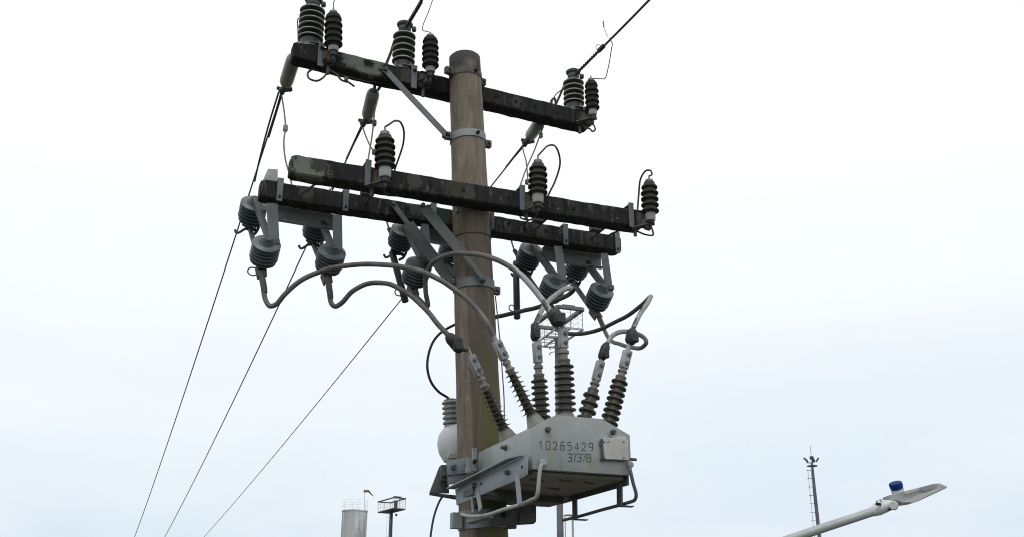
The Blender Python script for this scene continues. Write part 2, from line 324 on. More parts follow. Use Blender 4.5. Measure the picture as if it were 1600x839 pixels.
def band(z, h, matn, lugs=(), grow=0.005, bolt_deg=None, tilt=0.0):
    c = V(pole_x(z), 0, z); r = pole_r(z)
    b_ = MB().lathe(c - axis * h / 2, c + axis * h / 2, [(0, r - 0.004), (0, r + grow), (h, r + grow), (h, r - 0.004)], 40, caps=False)
    o_ = b_.build('clamp_band', matn, pole)
    for (deg, ln, hh, mm) in lugs:
        a = R(deg); d = V(math.cos(a), math.sin(a), 0)
        rot = Matrix.Rotation(a, 3, 'Z')
        MB().box(c + d * (r + ln / 2), (ln, 0.035, hh), rot, 0.004).build('lug', mm, o_)
        q = V(-math.sin(a), math.cos(a), 0)
        MB().lathe(c + d * (r + ln * 0.6) - q * 0.035, c + d * (r + ln * 0.6) + q * 0.045, [(0, 0.010), (0.08, 0.010)], 6).build('bolt', 'galvanised_dark', o_)
    if bolt_deg is not None:
        a = R(bolt_deg); d = V(math.cos(a), math.sin(a), 0)
        MB().lathe(c + d * (r - 0.005), c + d * (r + 0.022), [(0, 0.012), (0.027, 0.012)], 6).build('bolt', 'hole_black', o_)
    return o_
def zof(px, py): return at(px, py, Y=-0.11).z
band(zof(728, 107), 0.042, 'rusty_steel', [(195, 0.055, 0.05, 'rusty_steel'), (8, 0.045, 0.05, 'rusty_steel')], bolt_deg=-72)
band(zof(728, 205), 0.05, 'galvanised_pale', [(180, 0.05, 0.05, 'galvanised'), (5, 0.055, 0.05, 'rusty_steel')], 0.007, bolt_deg=-78)
band(zof(738, 438), 0.058, 'galvanised', [(180, 0.045, 0.045, 'galvanised_dark'), (5, 0.055, 0.05, 'rusty_steel')], 0.007)
band(zof(742, 364), 0.006, 'wire_dark', [], 0.004)

# ------------------------------------------------------------------ crossarms
def crossarm(xl, zl, xr, zr, yc, patches, label, holes, hgt=0.122, dep=0.12, seed=0):
    base = V((xl + xr) / 2, yc, (zl + zr) / 2)
    t = thing('crossarm', base, label, 'crossarm', 'crossarms on the utility pole')
    m = arm_mat('arm_surface_%d' % seed, [((V(*c) - base)[:], r_, col) for c, r_, col in patches])
    bm_ = MB(); n = 90; ch = 0.009
    oct_ = [(-1, -1, 0, ch), (-1, -1, ch, 0), (1, -1, -ch, 0), (1, -1, 0, ch), (1, 1, 0, -ch), (1, 1, -ch, 0), (-1, 1, ch, 0), (-1, 1, 0, -ch)]
    rings = []
    for i in range(n + 1):
        f = i / n; x = xl + (xr - xl) * f; z = zl + (zr - zl) * f
        e = min(f, 1 - f) * n
        k = 0.86 if e < 0.5 else 1.0
        ring = []
        for sy, sz, oy, oz in oct_:
            q = V(x, yc + (sy * dep / 2 + oy) * k, z + (sz * hgt / 2 + oz) * k)
            nn = noise.noise(q * 6 + V(seed * 9, 0, 0)) * 0.0035 + noise.noise(q * 22 + V(seed * 5, 3, 0)) * 0.0025
            ring.append(bm_.bm.verts.new(q + V(0, sy * nn, sz * nn)))
        rings.append(ring)
    for a, c in zip(rings, rings[1:]):
        for j in range(8): bm_.bm.faces.new((a[j], a[(j + 1) % 8], c[(j + 1) % 8], c[j]))
    bm_.bm.faces.new(rings[0][::-1]); bm_.bm.faces.new(rings[-1])
    bm_.build('beam', m, t, angle=28)
    yf = yc - dep / 2
    for px, py in holes:
        p = at(px, py, Y=yf)
        MB().lathe(p + V(0, 0.01, 0), p + V(0, -0.0065, 0), [(0, 0.0105), (0.0165, 0.0105)], 12).build('bolt_hole', 'hole_black', t)
    return t, yf
LICH = (0.155, 0.172, 0.148)
PALE = (0.066, 0.066, 0.062)
GREEN = (0.04, 0.058, 0.048)
tl, tr = at(497, 85.5, Y=0.11), at(900, 182, Y=0.11)
sl = (tr.z - tl.z) / (tr.x - tl.x)
TX0, TX1 = -1.145, at(922, 185, Y=0.11).x
def tz(x): return tl.z + sl * (x - tl.x)
top_arm, TF = crossarm(TX0, tz(TX0), TX1, tz(TX1), 0.17,
    [(at(575, 98, Y=0.11)[:], 0.10, LICH), (at(640, 118, Y=0.11)[:], 0.06, PALE), (at(548, 92, Y=0.11)[:], 0.06, LICH), (at(808, 160, Y=0.11)[:], 0.045, (0.06, 0.06, 0.06)), (at(912, 190, Y=0.11)[:], 0.05, (0.08, 0.075, 0.068))],
    'dark weathered crossarm at the very top of the pole under three pairs of insulators',
    [(775, 150), (806, 159), (815, 162), (836, 165), (870, 176)], seed=1)
fa0, fa1 = at(470, 258, Y=-0.24), at(1000, 342, Y=-0.24)
front_arm, FF = crossarm(-1.15, fa0.z, at(1006, 345, Y=-0.24).x, fa1.z, -0.18,
    [(at(484, 262, Y=-0.24)[:], 0.10, LICH), (at(498, 258, Y=-0.24)[:], 0.05, (0.045, 0.06, 0.044)), (at(730, 300, Y=-0.24)[:], 0.05, PALE), (at(648, 282, Y=-0.24)[:], 0.05, PALE), (at(712, 292, Y=-0.24)[:], 0.07, (0.05, 0.052, 0.035))],
    'dark crossarm in front of the pole at mid height carrying three olive arresters',
    [(674, 288), (724, 297), (795, 308), (863, 320), (897, 326)], seed=2)
ba0, ba1 = at(432, 296.5, Y=0.12), at(965, 380, Y=0.12)
back_arm, BF = crossarm(at(407, 298, Y=0.12).x, ba0.z, at(972, 384, Y=0.12).x, ba1.z, 0.18,
    [(at(480, 300, Y=0.12)[:], 0.05, (0.058, 0.055, 0.05)), (at(693, 335, Y=0.12)[:], 0.08, GREEN), (at(650, 322, Y=0.12)[:], 0.06, (0.06, 0.06, 0.055)), (at(845, 355, Y=0.12)[:], 0.06, (0.06, 0.057, 0.053)), (at(925, 373, Y=0.12)[:], 0.05, (0.06, 0.055, 0.05))],
    'dark crossarm behind the pole at mid height with ribbed disconnect switches hanging under it',
    [(637, 325), (795, 349), (820, 356), (853, 361)], hgt=0.117, dep=0.105, seed=3)
def fz(x): return fa0.z + (fa1.z - fa0.z) * (x - fa0.x) / (fa1.x - fa0.x)
def bz(x): return ba0.z + (ba1.z - ba0.z) * (x - ba0.x) / (ba1.x - ba0.x)

# moss tuft on the lichen patch
ms = MB(); c0 = at(576, 100, Y=TF)
for i in range(46):
    a = random.uniform(0, 6.28); r_ = random.uniform(0, 0.026)
    p = c0 + V(math.cos(a) * r_, 0, math.sin(a) * r_ * 0.8)
    q = p + V(math.cos(a) * 0.016 + random.uniform(-.006, .006), -random.uniform(0.008, 0.02), math.sin(a) * 0.014)
    ms.tube([p, q], [0.004, 0.0012], 4, 0)
ms.build('moss_tuft', 'moss', top_arm)

# braces are parts of the arms they hold up
def flat_brace(t, a, b_, wd, th, m, side=V(0, 1, 0)):
    o_ = MB().bar(a, b_, th, wd, side, 0.002).build('brace', m, t); return o_
A = at(602, 110, Y=0.095); B = at(697, 211, Y=0.0)
br = flat_brace(top_arm, A, B, 0.042, 0.008, 'galvanised')
MB().lathe(A + V(0, 0.02, 0), A + V(0, -0.025, 0), [(0, 0.013), (0.045, 0.013)], 6).build('bolt', 'galvanised_dark', br)
MB().box(at(697, 212, Y=-0.0), (0.05, 0.035, 0.04), None, 0.005).build('clevis', 'galvanised', br)
# angle-steel braces of the mid arms
def angle_brace(t, a, b_, flat_a, flat_b, wd):
    """flattened ends, angle iron between"""
    a, b_ = Vector(a), Vector(b_); d = (b_ - a); p = a + d * flat_a; q = a + d * flat_b; d.normalize()
    s = MB()
    s.bar(a, p + d * 0.04, 0.008, 0.034, V(0, 1, 0), 0.002)
    o_ = s.build('brace', 'galvanised_mid', t)
    s = MB()
    nrm = d.cross(V(0, 1, 0)).normalized()
    if nrm.z < 0: nrm = -nrm
    s.bar(p, q, 0.007, wd, V(0, 1, 0), 0.002)
    s.bar(p + nrm * wd / 2 + V(0, 0.026, 0), q + nrm * wd / 2 + V(0, 0.026, 0), 0.052, 0.007, V(0, 1, 0), 0.002)
    s.bar(q - d * 0.03 + V(0, -0.008, 0), b_ + V(0, -0.008, 0), 0.008, 0.036, V(0, 1, 0), 0.002)
    s.build('angle_iron', 'galvanised_mid', o_)
    MB().lathe(a + V(0, 0.02, 0), a + V(0, -0.022, 0), [(0, 0.014), (0.042, 0.014)], 6).build('bolt', 'galvanised_dark', o_)
    MB().lathe(b_ + V(0, 0.02, 0), b_ + V(0, -0.03, 0), [(0, 0.014), (0.05, 0.014)], 6).build('bolt', 'galvanised_dark', o_)
    return o_
angle_brace(back_arm, at(614, 319, Y=0.108), at(706, 441, Y=0.0), 0.26, 0.97, 0.075)
angle_brace(front_arm, at(660, 322, Y=-0.13), at(756, 437, Y=-0.155), 0.02, 0.66, 0.072)
# through-bolt plates between the double arms
for px, py, Yy in ((768, 345, 0.02), (716, 318, -0.118)):
    p = at(px, py, Y=Yy); MB().box(p, (0.022, 0.05, 0.13), None, 0.003).build('bolt_plate', 'galvanised', back_arm)
for px, py in ((575, 300), (843, 345), (933, 356)):
    p = at(px, py, Y=0.0); MB().box(V(p.x, 0.02, (fz(p.x) + bz(p.x)) / 2 + 0.02), (0.08, 0.05, 0.05), None, 0.004).build('spacer', 'galvanised_dark', back_arm)
    q = V(p.x, 0, (fz(p.x) + bz(p.x)) / 2)
    MB().lathe(q + V(0.02, -0.246, -0.01), q + V(0.02, 0.25, -0.01), [(0, 0.008), (0.496, 0.008)], 8).build('through_bolt', 'galvanised_dark', back_arm)
# end bracket at the left end of the rear arm
MB().prism([at(419, 264, Y=0.20), at(434, 265, Y=0.20), at(434, 292, Y=0.20), at(409, 292, Y=0.20), at(409, 286, Y=0.20)], (0, 0.012, 0), 0.002).build('end_bracket', 'galvanised_pale', back_arm)

# ------------------------------------------------------------------ insulators and arresters
def shed_profile(t0, pitch, n, ro, ri, rim=0.22, last=None, first=None):
    p = []
    for i in range(n):
        r_ = ro
        if last is not None and i == n - 1: r_ = last
        if first is not None and i == 0: r_ = first
        a = t0 + i * pitch
        p += [(a, ri), (a + pitch * 0.16, ri), (a + pitch * 0.22, ri + (r_ - ri) * 0.25), (a + pitch * 0.26, r_ * 0.93), (a + pitch * 0.30, r_), (a + pitch * (0.30 + rim), r_), (a + pitch * (0.36 + rim), r_ * 0.95), (a + pitch * 0.95, ri)]
    return p

def post_insulator(px, py0, py1, ro, n, label, knob=True):
    a = at(px, py0, Y=0.17); a.z = tz(a.x) + 0.066
    e = at(px, py1, Y=0.17); e.x = a.x; h = e.z - a.z
    t = thing('post_insulator', a, label, 'insulator', 'post insulators on the top crossarm')
    up = V(0, 0, 1)
    body0, body1 = 0.055, h - 0.075
    pr = [(0, ro * 0.66), (0.03, ro * 0.70), (body0, ro * 0.78)] + shed_profile(body0, (body1 - body0) / n, n, ro, ro * 0.52, 0.13) + [(body1, ro * 0.6), (body1 + 0.01, ro * 0.52)]
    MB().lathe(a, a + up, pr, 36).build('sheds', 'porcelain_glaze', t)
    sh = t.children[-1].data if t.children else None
    sh.materials.append(MATS['porcelain_rim_glint'])
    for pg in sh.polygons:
        if pg.center.xy.length > ro * 0.955 and pg.center.z > body0: pg.material_index = 1  # rim faces painted pale for the sky they reflect
    MB().lathe(a - up * 0.004, a + up, [(0, ro * 0.72), (0.022, ro * 0.72), (0.026, ro * 0.66), (0.03, ro * 0.4)], 28).build('base_flange', 'galvanised', t)
    hb = body1 + 0.008
    hd = MB().lathe(a, a + up, [(hb, ro * 0.42), (hb + 0.008, ro * 0.52), (hb + 0.02, ro * 0.56), (hb + 0.03, ro * 0.48), (hb + 0.04, ro * 0.50), (hb + 0.048, ro * 0.68), (hb + 0.06, ro * 0.72), (hb + 0.07, ro * 0.55), (hb + 0.074, ro * 0.3)], 28)
    hd = hd.build('head', 'galvanised_dark', t)
    if knob:
        q = a + up * (hb + 0.028) + V(ro * 0.62, -0.01, 0)
        MB().lathe(q, q + V(0.03, -0.01, 0), [(0, 0.014), (0.008, 0.02), (0.024, 0.02), (0.03, 0.012)], 12).build('clamp_knob', 'galvanised_dark', hd)
    # strap plate bolted to the arm's front face, holding the foot
    sx = a.x + ro * 0.78
    s = MB().box(V(sx, TF - 0.008, tz(sx) + 0.0), (0.04, 0.008, 0.175), None, 0.002)
    s.box(V(sx - 0.03, TF + 0.02, tz(sx) + 0.083), (0.1, 0.055, 0.008), None, 0.002)
    st = s.build('strap', 'galvanised', t)
    MB().lathe(V(sx, TF, tz(sx) + 0.045), V(sx, TF - 0.022, tz(sx) + 0.045), [(0, 0.011), (0.022, 0.011)], 6).build('bolt', 'hole_black', st)
    return t, a, h
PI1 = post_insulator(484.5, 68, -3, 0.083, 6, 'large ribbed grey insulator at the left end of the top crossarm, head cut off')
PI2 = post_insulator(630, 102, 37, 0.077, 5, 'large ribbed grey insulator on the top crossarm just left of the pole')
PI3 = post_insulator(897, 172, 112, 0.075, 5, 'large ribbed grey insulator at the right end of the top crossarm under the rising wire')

def arrester(px, tip, sh0, sh1, foot1, conn1, hw, Y, label, side, lean=0.0, n=5, m='polymer_dark', armz=tz, armf=None, strap_px=None, group='surge arresters on the crossarms'):
    """px column; rows of the terminal tip, top and bottom of the sheds, end of the pale foot, end of the connector"""
    P = lambda y: at(px + lean * (y - tip), y, Y=Y)
    a = P(conn1); top = P(tip); a.x = P(foot1).x
    t = thing('surge_arrester', a, label, 'surge arrester', group)
    f1, s1, s0 = P(foot1), P(sh1), P(sh0)
    ax = (s0 - f1).normalized()
    ln = lambda p: (p - f1).dot(ax)
    Ls1, Ls0 = ln(s1), ln(s0)
    n_p = shed_profile(Ls1 - 0.006, (Ls0 - Ls1) / n, n, hw, hw * (0.80 if armz is tz else 0.66), 0.2, last=hw * 0.92)
    MB().lathe(f1, f1 + ax, n_p + [(Ls0 + 0.004, hw * 0.62)], 32).build('housing', m, t)
    MB().lathe(f1, f1 + ax, [(-0.004, hw * 0.52), (0.01, hw * 0.58), (Ls1, hw * 0.60)], 28).build('foot', 'foot_plastic', t)
    Lt = ln(top)
    cap = MB().lathe(f1, f1 + ax, [(Ls0 - 0.004, hw * 0.52), (Ls0 + (Lt - Ls0) * 0.45, hw * 0.47), (Ls0 + (Lt - Ls0) * 0.47, hw * 0.36), (Ls0 + (Lt - Ls0) * 0.62, hw * 0.15), (Ls0 + (Lt - Ls0) * 0.66, hw * 0.1), (Lt, hw * 0.09)], 8).build('cap', 'cap_metal', t)
    MB().lathe(f1 - ax * 0.004, a, [(0, hw * 0.38), (0.2, hw * 0.40), (0.5, hw * 0.34), (0.55, hw * 0.18), (1.0, hw * 0.14)], 14, scale_len=True).build('disconnector', 'rubber_black', t)
    # bracket to the arm
    k = f1 - ax * 0.012
    sx = strap_px if strap_px is not None else k.x - 0.09 * side
    s = MB()
    zc = armz(sx)
    s.bar(V(k.x + 0.03 * (1 if k.x > sx else -1), k.y, k.z - 0.004), V(sx, armf - 0.012, min(k.z - 0.03, zc + 0.02)), 0.008, 0.05, V(0, 0, 1), 0.002)
    hx_ = k.x - 0.012 * side; s.box(V(hx_, armf - 0.010, zc - 0.008), (0.085, 0.012, 0.115), None, 0.018, 3)
    s.bar(V(k.x, k.y + 0.02, k.z - 0.03), V(hx_, armf - 0.01, zc - 0.03), 0.05, 0.05, V(0, 0, 1), 0.008)
    bk = s.build('bracket', 'rusty_steel', t)
    if armz is not tz: MB().box(V(sx, armf - 0.014, zc + 0.01), (0.036, 0.008, 0.172), None, 0.002).box(V(sx, armf + 0.04, zc + 0.082), (0.036, 0.11, 0.008), None, 0.002).build('strap', 'galvanised', bk)
    MB().lathe(V(sx + 0.03, armf, zc - 0.075), V(sx + 0.03, armf, zc - 0.13), [(0, 0.012), (0.055, 0.012)], 6).build('bolt', 'galvanised_dark', bk)
    return t, top, a
AR1 = arrester(521, 13, 24, 72, 80, 94, 0.058, 0.02, 'dark ribbed arrester beside the left end insulator of the top crossarm', 1, armf=TF, m='polymer_dark', strap_px=at(506, 95, Y=TF).x)
AR2 = arrester(672.5, 51, 60, 105, 113, 128, 0.056, 0.02, 'dark ribbed arrester on the top crossarm just left of the pole cap', 1, armf=TF, strap_px=at(655, 128, Y=TF).x)
AR3 = arrester(923, 119, 129, 171, 180, 194, 0.050, 0.02, 'small dark ribbed arrester at the right end of the top crossarm', 1, lean=0.055, armf=TF, strap_px=at(899, 180, Y=TF).x)
AR4 = arrester(601.5, 199, 214, 262, 277, 293, 0.062, -0.33, 'olive ribbed arrester on the front crossarm left of the pole', 1, armf=FF, armz=fz, m='polymer_olive', strap_px=at(574, 275, Y=FF).x)
AR5 = arrester(840.5, 244, 258, 304, 317, 331, 0.060, -0.33, 'olive ribbed arrester on the front crossarm just right of the pole', 1, armf=FF, armz=fz, m='polymer_olive', strap_px=at(815, 312, Y=FF).x)
AR6 = arrester(1014, 276, 287, 333, 345, 353, 0.057, -0.33, 'olive ribbed arrester at the right tip of the front crossarm', 1, lean=0.035, armf=FF, armz=fz, m='polymer_olive', strap_px=at(985, 338, Y=FF).x)

# dead-end (strain) insulators behind the top arm, pulled by the lines running away
def strain(p0, p1, clamp, label, r_=0.045):
    a = at(*p0, Y=0.25); c = at(*p1, Y=0.53); d = (c - a).normalized(); Ln = (c - a).length
    t = thing('strain_insulator', a, label, 'insulator', 'strain insulators behind the top crossarm')
    MB().lathe(a, c, [(0.0, r_ * 0.6), (0.012, r_ * 0.85), (0.03, r_ * 0.98), (0.06, r_ * 1.03), (Ln - 0.05, r_ * 1.03), (Ln - 0.022, r_ * 0.96), (Ln - 0.006, r_ * 0.78), (Ln, r_ * 0.45)], 24).build('body', 'strain_polymer', t)
    e = at(*clamp, Y=0.60); dd = (e - c).normalized()
    s = MB().bar(c - d * 0.01, e, 0.03, 0.045, V(1, 0, 0), 0.006)
    s.lathe(c + dd * 0.04 - V(0.045, 0, 0), c + dd * 0.04 + V(0.05, 0, 0), [(0, 0.012), (0.095, 0.012)], 8)
    s.lathe((c + e) / 2 + V(-0.03, 0, -0.02), (c + e) / 2 + V(0.055, 0, 0.012), [(0, 0.018), (0.09, 0.018)], 8)
    s.build('clamp', 'galvanised_dark', t)
    MB().bar(a - d * 0.05, a + d * 0.04, 0.02, 0.035, V(1, 0, 0), 0.005).build('eye_bolt', 'galvanised_dark', t)
    return e
E1 = strain((460, 88), (446, 133), (440, 146), 'greenish smooth strain insulator hanging under the left end of the top crossarm')
E2 = strain((584, 143), (574, 183), (566, 197), 'greenish smooth strain insulator under the top crossarm left of the pole', 0.043)
E3 = strain((843, 192), (828, 214), (818, 228), 'greenish smooth strain insulator under the top crossarm right of the pole', 0.042)

# ------------------------------------------------------------------ lines
def wrap(s, pts, r_, turns, rw):
    pp = spline([Vector(p) for p in pts], 10) if len(pts) > 2 else [Vector(pts[0]).lerp(Vector(pts[1]), i / 20) for i in range(21)]
    o_ = []; n = len(pp); m = int(turns * 8)
    for i in range(m + 1):
        f = i / m * (n - 1); k = min(int(f), n - 2); p = pp[k].lerp(pp[k + 1], f - k); t = (pp[k + 1] - pp[k]).normalized()
        u = t.orthogonal().normalized(); v = t.cross(u); a = 2 * math.pi * turns * i / m
        o_.append(p + (u * math.cos(a) + v * math.sin(a)) * r_)
    s.tube(o_, rw, 5, 0)
def away_line(e, px_end, label, extra_pts=(), r_=0.0058):
    """sagging span to the next pole, in the vertical plane of its insulator"""
    f = at(*px_end, X=e.x); dy = f.y - e.y; s0 = (f.z - e.z) / dy
    pts = []
    kq = -s0 * 0.30 / dy      # sag flattening along the span
    for i in range(60):
        y = 44 * (i / 59) ** 1.5
        pts.append(V(e.x, e.y + y, e.z + (s0 - kq * dy) * y + kq * y * y))
    t = thing('power_line', e, label, 'power line', 'lines running away to the lower left')
    MB().tube(pts, r_, 6, 0).build('conductor', 'wire_dark', t)
    return t
PL1 = away_line(E1, (210, 839), 'dark line from the top crossarm, leftmost of three running down to the lower left')
PL2 = away_line(E2, (257, 839), 'dark line running down to the lower left, middle one of the three')
PL3 = away_line(E3, (318, 839), 'dark line passing behind the pole to the lower left, rightmost of the three')
# tail strand lying along the left line, and pre-formed grips
g1 = at(405, 272, X=E1.x)
MB().tube([E1 + V(-0.02, 0, 0.0), at(420, 195, X=E1.x - 0.02), at(405, 252, X=E1.x - 0.015), at(398, 284, X=E1.x - 0.004)], 0.0065, 6, 5).build('grip_tail', 'wire_dark', PL1)
for pl, e, pe in ((PL1, E1, (420, 215)), (PL2, E2, (541, 249)), (PL3, E3, (790, 262))):
    q = at(*pe, X=e.x); MB().tube([e, e.lerp(q, 0.5), q], [0.0105, 0.0085, 0.006], 7, 3).build('grip_wrap', 'tie_brown', pl)

# lines coming in over the camera side
def near_line(pi, px0, px1, label, rise=0.0):
    t_, a, h = pi
    hp = a + V(0.0, 0, h - 0.045)
    f = at(*px1, X=hp.x + 0.012)
    d = (f - hp)
    pts = [hp + d * k for k in (0, 1)]
    s0 = d.z / d.y
    for y in (-3, -6, -10, -15, -22, -30):
        dy = y - f.y
        pts.append(V(f.x, y, f.z + s0 * dy * 0.55 + 0.002 * dy * dy))
    t = thing('power_line', hp, label, 'power line', 'lines arriving over the viewer')
    MB().tube(pts, 0.0078, 8, 6).build('conductor', 'wire_dark', t)
    return t, hp, f
NL1, h1, f1 = near_line(PI1, None, (500, -40), 'dark line tied to the left end insulator, leaving the top of the frame')
NL2, h2, f2 = near_line(PI2, None, (660, 0), 'thick wrapped dark line rising from the insulator just left of the pole')
NL3, h3, f3 = near_line(PI3, None, (1015, 0), 'long dark line rising to the upper right from the right end insulator')
s = MB(); wrap(s, [h2, h2.lerp(f2, 0.95)], 0.0085, 14, 0.0065); s.build('tie_wrap', 'tie_brown', NL2)
m3 = h3.lerp(f3, 0.40); s = MB(); wrap(s, [h3, m3], 0.0075, 14, 0.0055); s.build('tie_wrap', 'tie_brown', NL3)
# splice clamp and stub on the right line
q = at(950, 62, X=h3.x); MB().bar(h3.lerp(f3, 0.36), h3.lerp(f3, 0.44), 0.03, 0.03, V(1, 0, 0), 0.008).build('splice_clamp', 'wire_dark', NL3)
pt = lambda px, py: at(px, py, X=h3.x)
MB().tube([pt(949, 58), pt(945, 47), pt(943, 42)], 0.0022, 5, 3).tube([pt(943.5, 43), pt(942.5, 34)], 0.005, 6, 0).build('stub_wire', 'wire_grey', NL3)
MB().tube([pt(941, 74), pt(934, 70), pt(931, 75), pt(934, 80)], 0.0022, 5, 4).build('stub_loop', 'wire_grey', NL3)

def wire(pts, r_, label, cat='jumper wire', m='wire_dark', group=None, name='jumper_wire', seg=6, lugs=(), lug_m='rusty_steel', k=6):
    P = [p if isinstance(p, Vector) else at(p[0], p[1], Y=p[2]) for p in pts]
    base = P[0]
    if not lugs:
        o_ = MB().tube(P, r_, seg, k).build(name, m, None, base)
        return tag(o_, label, cat, group)
    t = thing(name, base, label, cat, group)
    MB().tube(P, r_, seg, k).build('conductor', m, t)
    for (x, y, Y, sz) in lugs:
        c = at(x, y, Y=Y); MB().box(c, (sz * 0.6, sz * 0.6, sz), None, sz * 0.15).build('connector', lug_m, t)
    return t
J = 'thin jumper wires about the crossarms'
# lead wires of the top arresters
wire([AR1[1], at(521, 6, Y=0.02), at(525, -6, Y=0.0), at(530, -30, Y=-0.05)], 0.003, 'thin lead rising from the arrester at the left end of the top crossarm', group=J)
wire([AR2[1], at(667, 50, Y=0.02), at(660, 47, Y=0.0), at(661, 40, Y=0.0), at(670, 18, Y=-0.02), at(677, -4, Y=-0.05), at(682, -30, Y=-0.1)], 0.003, 'thin lead bending up from the arrester near the pole cap', group=J)
wire([AR3[1] + V(0, 0, -0.02), at(935, 123.5, Y=0.02), at(945, 123, Y=0.0), at(950, 108, Y=-0.03), at(955, 80, Y=-0.08), at(955.5, 66, X=h3.x), at(952, 60, X=h3.x)], 0.0034, 'thin lead looping from the right end arrester up to the long rising line', group=J)
# lead loops of the lower arresters
wire([AR4[1], at(608, 195, Y=-0.32), at(617, 189.5, Y=-0.3), at(625, 191, Y=-0.27), at(631, 205, Y=-0.2), at(630, 225, Y=-0.14), at(624, 245, Y=-0.1), at(618, 262, Y=-0.06), at(612, 285, Y=-0.03)], 0.0062, 'dark lead looping off the top of the front arrester left of the pole', group=J)
wire([AR5[1], at(847, 237, Y=-0.32), at(856, 228.5, Y=-0.3), at(866, 228, Y=-0.27), at(873, 240, Y=-0.2), at(875, 257, Y=-0.16), at(868, 282, Y=-0.1), at(857, 305, Y=-0.06), at(848, 325, Y=-0.02)], 0.0062, 'dark lead looping off the top of the front arrester right of the pole', group=J)
wire([AR6[1], at(1018.5, 273, Y=-0.32), at(1016, 267, Y=-0.3), at(1009, 267.5, Y=-0.28), at(1001, 280, Y=-0.25), at(998, 305, Y=-0.22), at(996, 330, Y=-0.22)], 0.0062, 'dark lead looping off the arrester at the right tip of the front crossarm', group=J)
wire([AR6[2], at(1020, 362, Y=-0.33), at(1020, 368, Y=-0.3), at(1008, 367, Y=-0.26), at(995, 362, Y=-0.2), at(975, 360, Y=-0.1), at(955, 366, Y=0.04), at(944, 374, Y=0.1)], 0.006, 'dark wire drooping under the right tip of the front crossarm to the rear crossarm', group=J)
wire([AR5[2], at(838, 338, Y=-0.3), at(828, 344, Y=-0.26), at(815, 342, Y=-0.2), at(812, 336, Y=-0.12)], 0.005, 'dark wire curling under the front crossarm right of the pole', group=J)
wire([at(832, 343, Y=-0.1), at(815, 350, Y=0.05), at(797, 361, Y=0.1)], 0.004, 'thin dark wire slanting across the rear crossarm right of the pole', group=J)
wire([AR4[2], at(600, 300, Y=-0.28), at(616, 306, Y=-0.15), at(635, 307, Y=-0.05), at(655, 310, Y=0.05)], 0.005, 'dark wire running between the double crossarms under the arrester left of the pole', group=J)
wire([AR3[2], at(930, 203, Y=0.0), at(926, 206, Y=0.03), at(921, 201, Y=0.06)], 0.006, 'short dark wire hooked under the right end arrester of the top crossarm', group=J)
# loop, clamp and bond wire under the top arm's left half
wire([at(512, 112, Y=0.06), at(506, 121, Y=0.04), at(495, 127, Y=0.03), at(484, 124, Y=0.05), at(480.5, 117, Y=0.08), at(486, 110, Y=0.14), at(496, 108, Y=0.18)], 0.0068, 'dark cable loop under the left end of the top crossarm', group=J)
wire([at(515, 110, Y=0.08), at(525, 116, Y=0.06), at(534, 126, Y=0.05), at(544, 129, Y=0.05), at(554, 136, Y=0.05)], 0.0065, 'dark wire end with a grey clamp dangling under the top crossarm', group=J, lugs=[(541, 125, 0.05, 0.04)], lug_m='galvanised_dark')
wire([at(520, 114, Y=0.1), at(548, 122, Y=0.12), at(575, 128, Y=0.14), at(610, 131, Y=0.17), at(660, 148, Y=0.17), at(705, 159, Y=0.17)], 0.004, 'thin wire strung along the underside of the top crossarm', group=J)
# line tails from post insulators down to the strain insulators
wire([h2 + V(0, 0.02, 0), at(618, 62, Y=0.3), at(611, 82, Y=0.32), at(604, 100, Y=0.32), at(596, 132, Y=0.28), at(590, 142, Y=0.28)], 0.010, 'twisted dark tail dropping behind the insulator left of the pole', group=J)
wire([h3 + V(0, 0.02, 0), at(886, 126, Y=0.3), at(879, 140, Y=0.31), at(872, 156, Y=0.32), at(866, 166, Y=0.32), at(861, 160, Y=0.32), at(866, 154, Y=0.32), at(868, 164, Y=0.32), at(852, 185, Y=0.3)], 0.0085, 'twisted dark tail with a curl behind the right end insulator', group=J)
wire([at(880, 140, Y=0.27), at(872, 145, Y=0.27), at(866, 152, Y=0.27), at(862, 162, Y=0.27)], 0.004, 'thin wire beside the curl behind the right end insulator', group=J)
wire([h1 + V(-0.02, 0.03, -0.1), at(466, 30, Y=0.3), at(465.5, 48, Y=0.3), at(466, 66, Y=0.25)], 0.004, 'thin dark spike wire behind the left end insulator', group=J)
# jumpers to the double arm
wire([E1 + V(0.0, 0, -0.01), at(444, 175, Y=0.5), at(446, 200, Y=0.42), at(443.5, 222, Y=0.36), at(446, 250, Y=0.3), at(452, 272, Y=0.26), at(456, 290, Y=0.22)], 0.0052, 'pale jumper with a connector from the left strain insulator down to the double crossarm', m='wire_grey', group=J, lugs=[(446, 201, 0.42, 0.05)], lug_m='strain_polymer')
wire([E2, at(571, 212, Y=0.5), at(578, 228, Y=0.42), at(585, 240, Y=0.35), at(590, 262, Y=0.3)], 0.0052, 'grey jumper slanting from the middle strain insulator behind the front arrester', m='wire_grey', group=J, lugs=[(584, 238, 0.36, 0.04)], lug_m='galvanised')
wire([at(590, 143, Y=0.26), at(586, 165, Y=0.3), at(584, 190, Y=0.3), at(581, 215, Y=0.26), at(576, 245, Y=0.1), at(574, 262, Y=-0.1)], 0.0052, 'straight grey wire with a pale connector dropping left of the front arrester', m='wire_grey', group=J, lugs=[(585, 193, 0.3, 0.045)])
wire([E3, at(817, 234, Y=0.55), at(822, 252, Y=0.45), at(824, 272, Y=0.4), at(826, 296, Y=0.3)], 0.005, 'grey jumper with a connector sleeve beside the front arrester right of the pole', m='wire_grey', group=J, lugs=[(823, 285, 0.35, 0.04)], lug_m='galvanised')
